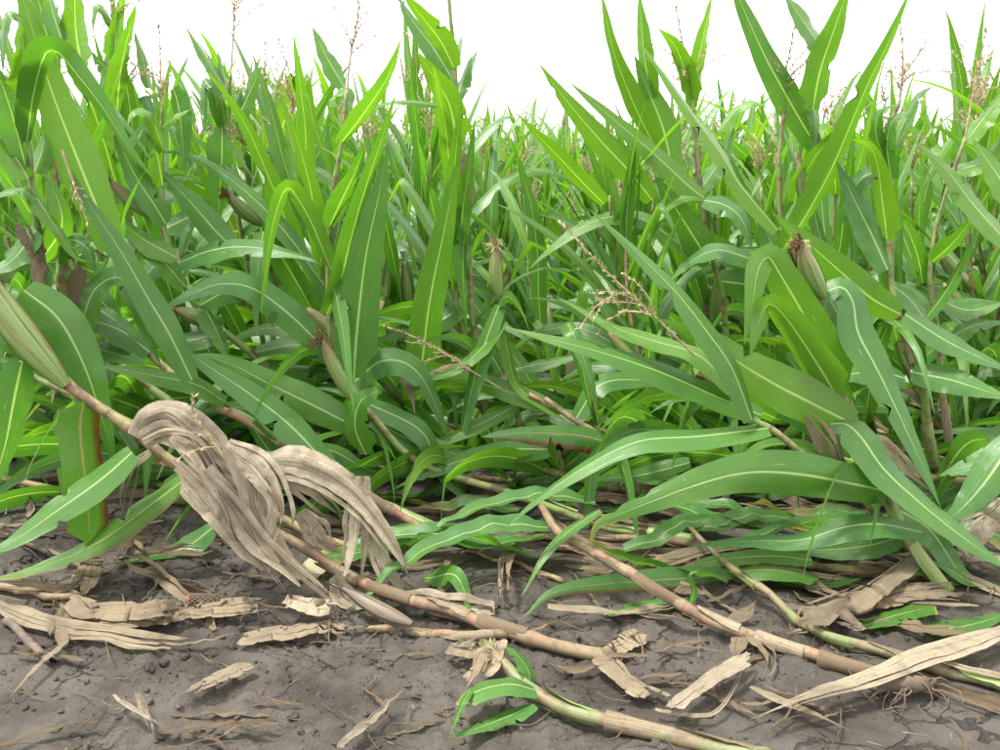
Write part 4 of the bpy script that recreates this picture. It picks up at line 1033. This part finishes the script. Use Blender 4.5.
def soil_rotation(x, y, rz):
    e = .02; nx = -(float(height(x + e, y)) - float(height(x - e, y))) / (2 * e); ny = -(float(height(x, y + e)) - float(height(x, y - e))) / (2 * e)
    q = Vector((0, 0, 1)).rotation_difference(Vector((nx * .6, ny * .6, 1)).normalized())
    from mathutils import Quaternion
    return (q @ Quaternion((0, 0, 1), rz)).to_euler()
rg = np.random.default_rng(55); cnt = 0
while cnt < 270:
    px, py = rg.uniform(-10, 1010), 495 + 260 * rg.random() ** .9
    dens = .25 + .75 * math.exp(-((py - 590) / 45) ** 2) + .7 * math.exp(-(((px - 160) / 130) ** 2 + ((py - 735) / 25) ** 2)) + .6 * math.exp(-(((px - 760) / 170) ** 2 + ((py - 700) / 40) ** 2)) + .5 * math.exp(-(((px - 450) / 90) ** 2 + ((py - 715) / 30) ** 2))
    if rg.random() > dens / 1.6: continue
    p = G(px, py); me = SCR[rg.integers(0, len(SCR))]
    o = obj('dead_leaf_scrap', me); o.location = (p[0], p[1], float(height(p[0], p[1])) + .003 + .006 * rg.random())
    o.rotation_euler = soil_rotation(p[0], p[1], rg.normal() * .6 - .35 if rg.random() < .65 else rg.uniform(0, 6.28)); o.scale = (s_ := rg.uniform(.5, 1.15) * (1.35 if py < 610 else 1), s_, s_)
    tag(o, 'small narrow scrap of dead corn leaf lying loose on the soil', 'leaf scrap', 'dead leaf scraps scattered on the soil'); cnt += 1

# ---------------------------------------------------------------- longer dead leaves littering the foot of the crop
def litter_mesh(k):
    rg = np.random.default_rng(400 + k); ln = rg.uniform(.18, .42); w = rg.uniform(.008, .020); n = 30; th = 0; q = [np.array([-ln / 2, 0, .0])]
    for i in range(14):
        th += rg.normal() * .10; q.append(q[-1] + np.array([math.cos(th), math.sin(th), rg.normal() * .10]) * ln / 14)
    C = catmull(q, n); C[:, 2] = np.abs(C[:, 2] - C[:, 2].min()) * .8 + .006
    T = unit(np.gradient(C, axis=0)); W = unit(np.cross(T, [0, 0, 1.0])); tw = (np.cumsum(rg.normal(size=n) * .12) + rg.uniform(-.5, .5))[:, None]; W = W * np.cos(tw) + np.cross(T, W) * np.sin(tw)
    V, F, uv = split_leaf(C, W, w * profile(np.linspace(0, 1, n), ('std', 'even', 'torn')[k % 3]), .3, .18, 60 + k, w * 2)
    V[:, 2] = np.maximum(V[:, 2], .002)
    return mesh_from('dead_leaf', V, F, M_DRY, uv, {'tint': float(rg.uniform(-.9, .4)), 'rnd': float(rg.random())})
LIT = [litter_mesh(k) for k in range(10)]
rg = np.random.default_rng(91)
for k in range(120):
    px = rg.uniform(-20, 1020) if k < 70 else rg.uniform(620, 1020); py = 512 + abs(rg.normal()) * (50 if k < 70 else 75) - 15
    if py > (635 if px < 600 else 720): continue
    p = G(px, py); o = obj('dead_leaf', LIT[k % 10]); o.location = (p[0], p[1], float(height_soft(p[0], p[1])) + .004 * rg.random()); o.rotation_euler = soil_rotation(p[0], p[1], rg.normal() * .45 - .2 + (math.pi if rg.random() < .5 else 0)); s_ = rg.uniform(.7, 1.1); o.scale = (s_, s_, s_)
    tag(o, 'long crinkled dead corn leaf littering the soil at the foot of the crop', 'dead leaf', 'dead leaves littering the foot of the crop')

def fallen_mesh(k):
    rg = np.random.default_rng(500 + k); ln = rg.uniform(.25, .45); w = rg.uniform(.020, .034); n = 30; th = 0; q = [np.array([-ln / 2, 0, .0])]
    for i in range(14):
        th += rg.normal() * .12; q.append(q[-1] + np.array([math.cos(th), math.sin(th), rg.normal() * .22 + .25 * math.cos(i / 14 * 3.1)]) * ln / 14)
    C = catmull(q, n); C[:, 2] = np.abs(C[:, 2] - C[:, 2].min()) + .006; T = unit(np.gradient(C, axis=0)); W = unit(np.cross(T, [0, 0, 1.0])); tw = (np.linspace(0, rg.normal() * 1.2, n) + rg.uniform(-.4, .4))[:, None]
    V, F, uv = leaf_arrays(C, W * np.cos(tw) + np.cross(T, W) * np.sin(tw), w * profile(np.linspace(0, 1, n), ('std', 'flag', 'torn')[k % 3]), fold=.25, wave=.14, seed=k, m=7, ragged=.08); V[:, 2] = np.maximum(V[:, 2], .004)
    return mesh_from('fallen_leaf', V, F, M_LEAF, uv, {'tint': float(rg.uniform(-.9, .2)), 'rnd': float(rg.random()), 'red': float(rg.random() < .3) * .6, 'dry': float(rg.random() * .7)})
FAL = [fallen_mesh(k) for k in range(7)]
rg = np.random.default_rng(19)
for k in range(20):
    p = G(rg.uniform(360, 1010), 512 + 75 * rg.random()); o = obj('fallen_leaf', FAL[k % 7]); o.location = (p[0], p[1], float(height_soft(p[0], p[1])) + .006 + .01 * rg.random()); o.rotation_euler = soil_rotation(p[0], p[1], rg.normal() * .4 - .15 + (math.pi if rg.random() < .6 else 0))
    tag(o, 'limp green leaf lying among the litter under the crop', 'fallen leaf', 'limp green leaves under the crop')

# ---------------------------------------------------------------- crumbs of soil and chaff: uncountable
def crumbs(name, label, mat, count, rmin, rmax, flat, seed, ylo=1.0, yhi=2.6, chaff=False):
    rg = np.random.default_rng(seed); V = []; F = []; tv = [(1, 0, 0), (-1, 0, 0), (0, 1, 0), (0, -1, 0), (0, 0, 1), (0, 0, -1)]
    tf = [(0, 2, 4), (2, 1, 4), (1, 3, 4), (3, 0, 4), (2, 0, 5), (1, 2, 5), (3, 1, 5), (0, 3, 5)]
    if not chaff:   # one subdivision of the octahedron
        import itertools
        v = [np.array(a, float) for a in tv]; f2 = []; cache = {}
        def mid(a, b):
            k = (min(a, b), max(a, b))
            if k not in cache: v.append(unit(v[a] + v[b])); cache[k] = len(v) - 1
            return cache[k]
        for a, b, c in tf:
            x, y, z = mid(a, b), mid(b, c), mid(c, a); f2 += [(a, x, z), (x, b, y), (z, y, c), (x, y, z)]
        tv, tf = np.array(v), f2
    else: tv = np.array(tv, float)
    n = 0
    while n < count:
        x = rg.uniform(-1.5, 1.5); y = rg.uniform(ylo, yhi)
        if abs(x) > (y + .2) * .6: continue
        if not chaff and vnoise(x * 2.3, y * 2.7, 9) + rg.normal() * .12 < -.05: continue
        r = rmin * (rmax / rmin) ** (rg.random() ** 4)
        sc = np.array([r * rg.uniform(.7, 1.4), r * rg.uniform(.7, 1.3), r * flat * rg.uniform(.7, 1.2)])
        if chaff: sc = np.array([r * rg.uniform(2, 7), r * .35, r * .18])
        a = rg.uniform(0, 6.28); p = tv * (1 if chaff else 1 + rg.normal(size=(len(tv), 1)) * .24) * sc
        p = np.stack([p[:, 0] * math.cos(a) - p[:, 1] * math.sin(a) + x, p[:, 0] * math.sin(a) + p[:, 1] * math.cos(a) + y, p[:, 2] + float(height(x, y)) + sc[2] * .45], 1)
        b = len(V); V.extend(p); F.extend([(i + b, j + b, k + b) for i, j, k in tf]); n += 1
    o = obj(name, mesh_from(name, V, F, mat, np.zeros((len(V), 2)), {'rnd': np.repeat(rg.random(count), len(tv))}, False)); o['kind'] = 'stuff'; o['label'] = label
crumbs('soil_crumbs', 'crumbs and clods of dark soil', M_SOIL, 6500, .0014, .009, .65, 8)
crumbs('chaff', 'fine pale chaff strewn on the soil', M_DRY, 1500, .0012, .0035, .3, 9, chaff=True)

# ================================================================== the stand behind: individual plants copied from a few kinds
def grow_leaf(base, stalk_dir, azim, length, width, droop, erect, seed, n=14, m=5, kink=None):
    rg = np.random.default_rng(seed)
    side = np.array([math.cos(azim), math.sin(azim), 0.0]); side = unit(side - stalk_dir * (side @ stalk_dir))
    d = unit(stalk_dir * math.cos(erect) + side * math.sin(erect)); C = [np.array(base)]; st = length / (n - 1)
    for i in range(n - 1):
        C.append(C[-1] + d * st); g = droop * st * (0.4 + 1.8 * i / n)
        d = unit(d + np.array([0, 0, -g]) + rg.normal(size=3) * .03)
        if kink is not None and i == kink: d = unit(d * .25 + side * .5 + np.array([0, 0, -1.0]))
    C = np.array(C); T = unit(np.gradient(C, axis=0)); w0 = unit(np.cross(T[0], side + np.array([0, 0, .2]))); W = []
    tw = rg.normal() * .9; w = w0
    for i in range(n):
        w = unit(w - T[i] * (w @ T[i])); a = tw * i / n; W.append(w * math.cos(a) + np.cross(T[i], w) * math.sin(a))
    hw = width / 2 * profile(np.linspace(0, 1, n))
    return leaf_arrays(C, np.array(W), hw, fold=.25, wave=.10, waven=rg.uniform(2, 4), seed=seed, m=m, tears=int(n > 10 and rg.random() < .5))
def plant_kind(seed, lod=1):
    """parts of one plant about 1.15 m tall, base at the origin, first leaning towards -x"""
    rg = np.random.default_rng(seed)
    lean = rg.uniform(.8, 1.3) if lod else rg.uniform(.3, 1.1)
    d = np.array([-math.sin(lean), rg.normal() * .12, math.cos(lean)]); d = unit(d); C = [np.zeros(3)]; st = .05; n = rg.integers(24, 29)
    for i in range(n):
        C.append(C[-1] + d * st); d = unit(d + np.array([.02, 0, .085 if i > 4 else .02]) + rg.normal(size=3) * .015)
    C = np.array(C); H = C[-1][2]; C *= rg.uniform(.74, .98) / H
    T = unit(np.gradient(C, axis=0)); parts = []
    V, F, uv = tube_arrays(catmull(C, 28 if lod else 8), np.linspace(.0125, .0045, 28 if lod else 8), 8 if lod else 4, .13)
    parts.append(('stalk', V, F, uv, M_GREEN if seed % 3 else M_PINK, None))
    nl = rg.integers(12, 15); az = rg.uniform(0, 6.28)
    for k in range(nl):
        f = .14 + .80 * k / (nl - 1); i = min(int(f * (len(C) - 1)), len(C) - 2); az += math.pi + rg.normal() * .45
        top = f > .6
        L_ = rg.uniform(.52, .80) * (1 - .40 * max(0, f - .55) / .45); w = rg.uniform(.052, .082) * (1 - .25 * max(0, f - .6) / .4)
        V, F, uv = grow_leaf(C[i], T[i], az, L_, w, rg.uniform(1.2, 3.4) if not top else rg.uniform(.2, 2.2), rg.uniform(.45, .85) if not top else rg.uniform(.2, .6), seed * 50 + k,
                             14 if lod else 7, 5 if lod else 3, kink=rg.integers(5, 9) if (lod and rg.random() < .18) else None)
        parts.append(('leaf', V, F, uv, M_LEAF, {'tint': float(np.clip(rg.normal() * .3 + (f - .5) * .9, -.8, .9)), 'red': float(rg.random() < .08) * .0, 'dry': float(rg.random() ** 3 * .4), 'rnd': float(rg.random())}))
    for k in range(2 if lod else 1):
        i = int(rg.uniform(.1, .45) * (len(C) - 2))
        V, F, uv = grow_leaf(C[i], T[i], rg.uniform(0, 6.28), rg.uniform(.25, .45), .05, 7, .9, seed * 91 + k, 14 if lod else 6, 5 if lod else 3)
        V[:, 2] = np.maximum(V[:, 2], .015); parts.append(('dry_leaf', V, F, uv, M_DRY, {'tint': float(rg.uniform(-.6, .3)), 'red': 0.0, 'dry': 0.0, 'rnd': float(rg.random())}))
    if lod:
        i = int(.48 * len(C)); a = rg.uniform(0, 6.28); dd = unit(T[i] + np.array([math.cos(a), math.sin(a), 0]) * .45); s = np.linspace(0, 1, 12)
        V, F, uv = tube_arrays(C[i] + dd * (s * .2)[:, None], np.maximum(.022 * np.clip(np.sin((s * .9 + .06) * math.pi), 0, 1) ** .6, .003), 9); uv[:, 1] = np.repeat(s, 9)
        parts.append(('ear', V, F, uv, M_HUSK, None))
    if rg.random() < .85:
        tl = rg.uniform(.16, .26); tc = np.array([C[-1] + (T[-1] + np.array([rg.normal() * .12, rg.normal() * .12, 0]) * q) * tl * q for q in np.linspace(0, 1, 10)])
        parts.append(('tassel', tc, rg.integers(5, 11), int(seed)))
    return parts, C
def part_mesh(p, lod=1):
    if p[0] == 'tassel': return tassel_mesh(p[1], p[2], p[3], start=.25, blen=.11, spread=.6, lod=lod)
    return mesh_from(p[0], p[1], p[2], p[4], p[3], p[5])
KINDS = []
for k in range(12):
    ps, C = plant_kind(300 + k)
    KINDS.append(([(p[0], part_mesh(p)) for p in ps], C))
def skyline(px):
    """highest picture line the stand reaches in front of the sky"""
    return float(np.interp(px, [-200, 0, 100, 200, 300, 400, 470, 500, 560, 620, 700, 800, 900, 1000, 1200], [45, 55, 68, 80, 80, 85, 118, 146, 154, 134, 115, 105, 92, 80, 75]))
def project(p):
    d = np.array(p) - np.array([0, 0, CAM_H]); dep = d[1] * CP - d[2] * SP
    return 500 + FPX * d[0] / dep, 375 - FPX * (d[1] * SP + d[2] * CP) / dep
rg = np.random.default_rng(21); total = 0
ROWS = ['second', 'third', 'fourth', 'fifth', 'sixth', 'seventh', 'eighth', 'ninth']
for ri in range(6):
    y0 = 2.45 + .55 * ri; half = (y0 + .25) * .58 + .15; step = (.165, .17, .18, .19, .20, .215)[ri]; x = -half
    while x < half + .45:
        x += step * rg.uniform(.75, 1.25); y = y0 + rg.normal() * .07
        ms, C = KINDS[rg.integers(0, 12)]; rz = rg.normal() * .55 + (math.pi if rg.random() < .12 else 0)
        sc = rg.uniform(.92, 1.12); c, s = math.cos(rz), math.sin(rz)
        tip = np.array([x + (C[-1][0] * c - C[-1][1] * s) * sc, y + (C[-1][0] * s + C[-1][1] * c) * sc, (C[-1][2] + .16) * sc])
        px, py = project(tip)
        if not -90 < px < 1090: continue
        want = skyline(px) + rg.uniform(-18, 40)
        if py < want:
            zmax = P(px, want, tip[1])[2]; sc *= max(.62, min(1, zmax / tip[2]))
        t = thing('corn_plant', f'green corn plant standing in the {ROWS[ri]} row back from the bare soil', 'corn plant', (x, y, float(height(x, y)) - .005), f'corn plants of the {ROWS[ri]} row')
        t.rotation_euler = (0, 0, rz); t.scale = (sc, sc, sc * rg.uniform(.97, 1.05))
        for nm, me in ms:
            if nm == 'tassel' and rg.random() < .2: continue
            o = bpy.data.objects.new(nm, me); COL.objects.link(o); o.parent = t
        total += 1
print('stand plants', total)

# plants lying nearly flat between the front plants and the upright stand
def flat_kind(seed):
    rg = np.random.default_rng(seed); d = unit(np.array([-1.0, rg.normal() * .15, .34])); C = [np.array([0, 0, .0])]
    for i in range(18):
        C.append(C[-1] + d * .05); d = unit(d + np.array([.01, 0, .028 if i > 9 else -.012]) + rg.normal(size=3) * .02)
    C = np.array(C); C[:, 2] = np.maximum(C[:, 2], .012); T = unit(np.gradient(C, axis=0)); parts = []
    V, F, uv = tube_arrays(catmull(C, 30), np.linspace(.013, .006, 30), 8, .13); parts.append(('stalk', mesh_from('stalk', V, F, (M_GREEN, M_PINK)[seed % 2], uv)))
    az = rg.uniform(0, 6.28)
    for k in range(10):
        i = int((.12 + .85 * k / 9) * (len(C) - 2)); az += math.pi + rg.normal() * .6
        V, F, uv = grow_leaf(C[i], unit(T[i] + np.array([0, 0, .35])), az, rg.uniform(.42, .66), rg.uniform(.065, .09), rg.uniform(1.5, 4.5), rg.uniform(.4, .95), seed * 31 + k, 16, 5, kink=rg.integers(5, 10) if rg.random() < .25 else None)
        V[:, 2] = np.maximum(V[:, 2], .012 + .004 * k)
        parts.append(('leaf', mesh_from('leaf', V, F, M_LEAF, uv, {'tint': float(np.clip(rg.normal() * .35 - .1, -.8, .8)), 'red': 0.0, 'dry': float(rg.random() ** 3 * .5), 'rnd': float(rg.random())})))
    for k in range(2):
        i = int(rg.uniform(.05, .5) * (len(C) - 2))
        V, F, uv = grow_leaf(C[i], T[i], rg.uniform(0, 6.28), rg.uniform(.2, .4), .045, 6, 1.1, seed * 77 + k, 16, 7)
        V[:, 2] = np.maximum(V[:, 2], .010); parts.append(('dry_leaf', mesh_from('dry_leaf', V, F, M_DRY, uv, {'tint': float(rg.uniform(-.5, .4)), 'rnd': float(rg.random())})))
    return parts
FLAT = [flat_kind(900 + k) for k in range(6)]
rg = np.random.default_rng(5)
for row, (y0, step, lab, grp) in enumerate([(2.20, .21, 'corn plant lying nearly flat just behind the front plants', 'flattened plants of the first row'), (2.50, .21, 'corn plant lying nearly flat in the shade under the upright stand', 'flattened plants under the stand'), (3.0, .22, 'corn plant lying nearly flat deep under the third row', 'flattened plants under the stand'), (3.7, .26, 'corn plant lying nearly flat far back between the rows', 'flattened plants far back')]):
    x = -(y0 + .2) * .56 + .1
    while x < (y0 + .2) * .56 + .5:
        x += step * rg.uniform(.7, 1.3); y = y0 + rg.normal() * .06
        t = thing('flattened_corn_plant', lab, 'corn plant', (x, y, float(height(x, y)) - .004), grp); t.rotation_euler = (0, 0, rg.normal() * .35 - .1); sc = rg.uniform(.75, 1.0); t.scale = (sc, sc, sc * .9)
        for nm, me in FLAT[rg.integers(0, 6)]:
            o = bpy.data.objects.new(nm, me); COL.objects.link(o); o.parent = t

# the far field that reads as one mass
def far_field():
    kinds = []
    for k in range(6):
        ps, C = plant_kind(700 + k, 0); V = []; F = []; UV = []; MI = []; A = {q: [] for q in ('tint', 'red', 'dry', 'rnd')}
        for p in ps:
            if p[0] == 'tassel':
                me = part_mesh(p, 0); v = np.array([w.co[:] for w in me.vertices]); f = [tuple(q.vertices) for q in me.polygons]; uv = np.zeros((len(v), 2)); mi = 2; at = {}
                bpy.data.meshes.remove(me)
            else: v, f, uv = p[1], p[2], p[3]; mi = {'leaf': 0, 'dry_leaf': 3}.get(p[0], 1); at = p[5] or {}
            b = len(V); V.extend(v); F.extend([tuple(i + b for i in q) for q in f]); UV.extend(uv); MI.extend([mi] * len(f))
            for q in A: A[q].extend([at.get(q, 0.0)] * len(v))
        kinds.append((np.array(V), F, np.array(UV), MI, {q: np.array(a) for q, a in A.items()}))
    rg = np.random.default_rng(77); AV, AF, AUV, AMI = [], [], [], []; AA = {q: [] for q in ('tint', 'red', 'dry', 'rnd')}; b = 0; n = 0
    y = 5.7
    while y < 70:
        half = (y + .3) * .60 + .6; step = .10 + y * .030; x = -half
        while x < half:
            x += step * rg.uniform(.6, 1.4); V, F, UV, MI, A = kinds[rg.integers(0, 6)]; a = rg.uniform(0, 6.28); sc = rg.uniform(.88, 1.12)
            c, s = math.cos(a), math.sin(a); yy = y + rg.normal() * .1
            AV.append(np.stack([(V[:, 0] * c - V[:, 1] * s) * sc + x, (V[:, 0] * s + V[:, 1] * c) * sc + yy, V[:, 2] * sc], 1))
            AF.extend([tuple(i + b for i in q) for q in F]); AUV.append(UV); AMI.extend(MI); b += len(V); n += 1
            for q in AA: AA[q].append((A[q] + (rg.random() if q == 'rnd' else 0)))
        y += .5 if y < 12 else .05 * y
    me = mesh_from('far_corn_field', np.concatenate(AV), AF, M_LEAF, np.concatenate(AUV), {q: np.concatenate(v) for q, v in AA.items()})
    me.materials.append(M_GREEN); me.materials.append(M_TASSEL); me.materials.append(M_DRY); me.polygons.foreach_set('material_index', np.array(AMI, np.int32)); me.update()
    o = obj('far_corn_field', me); o['kind'] = 'stuff'; o['label'] = 'far corn field closing the view below the white sky'
    print('far plants', n, 'faces', len(AF))
far_field()
print('objects', len(bpy.data.objects))
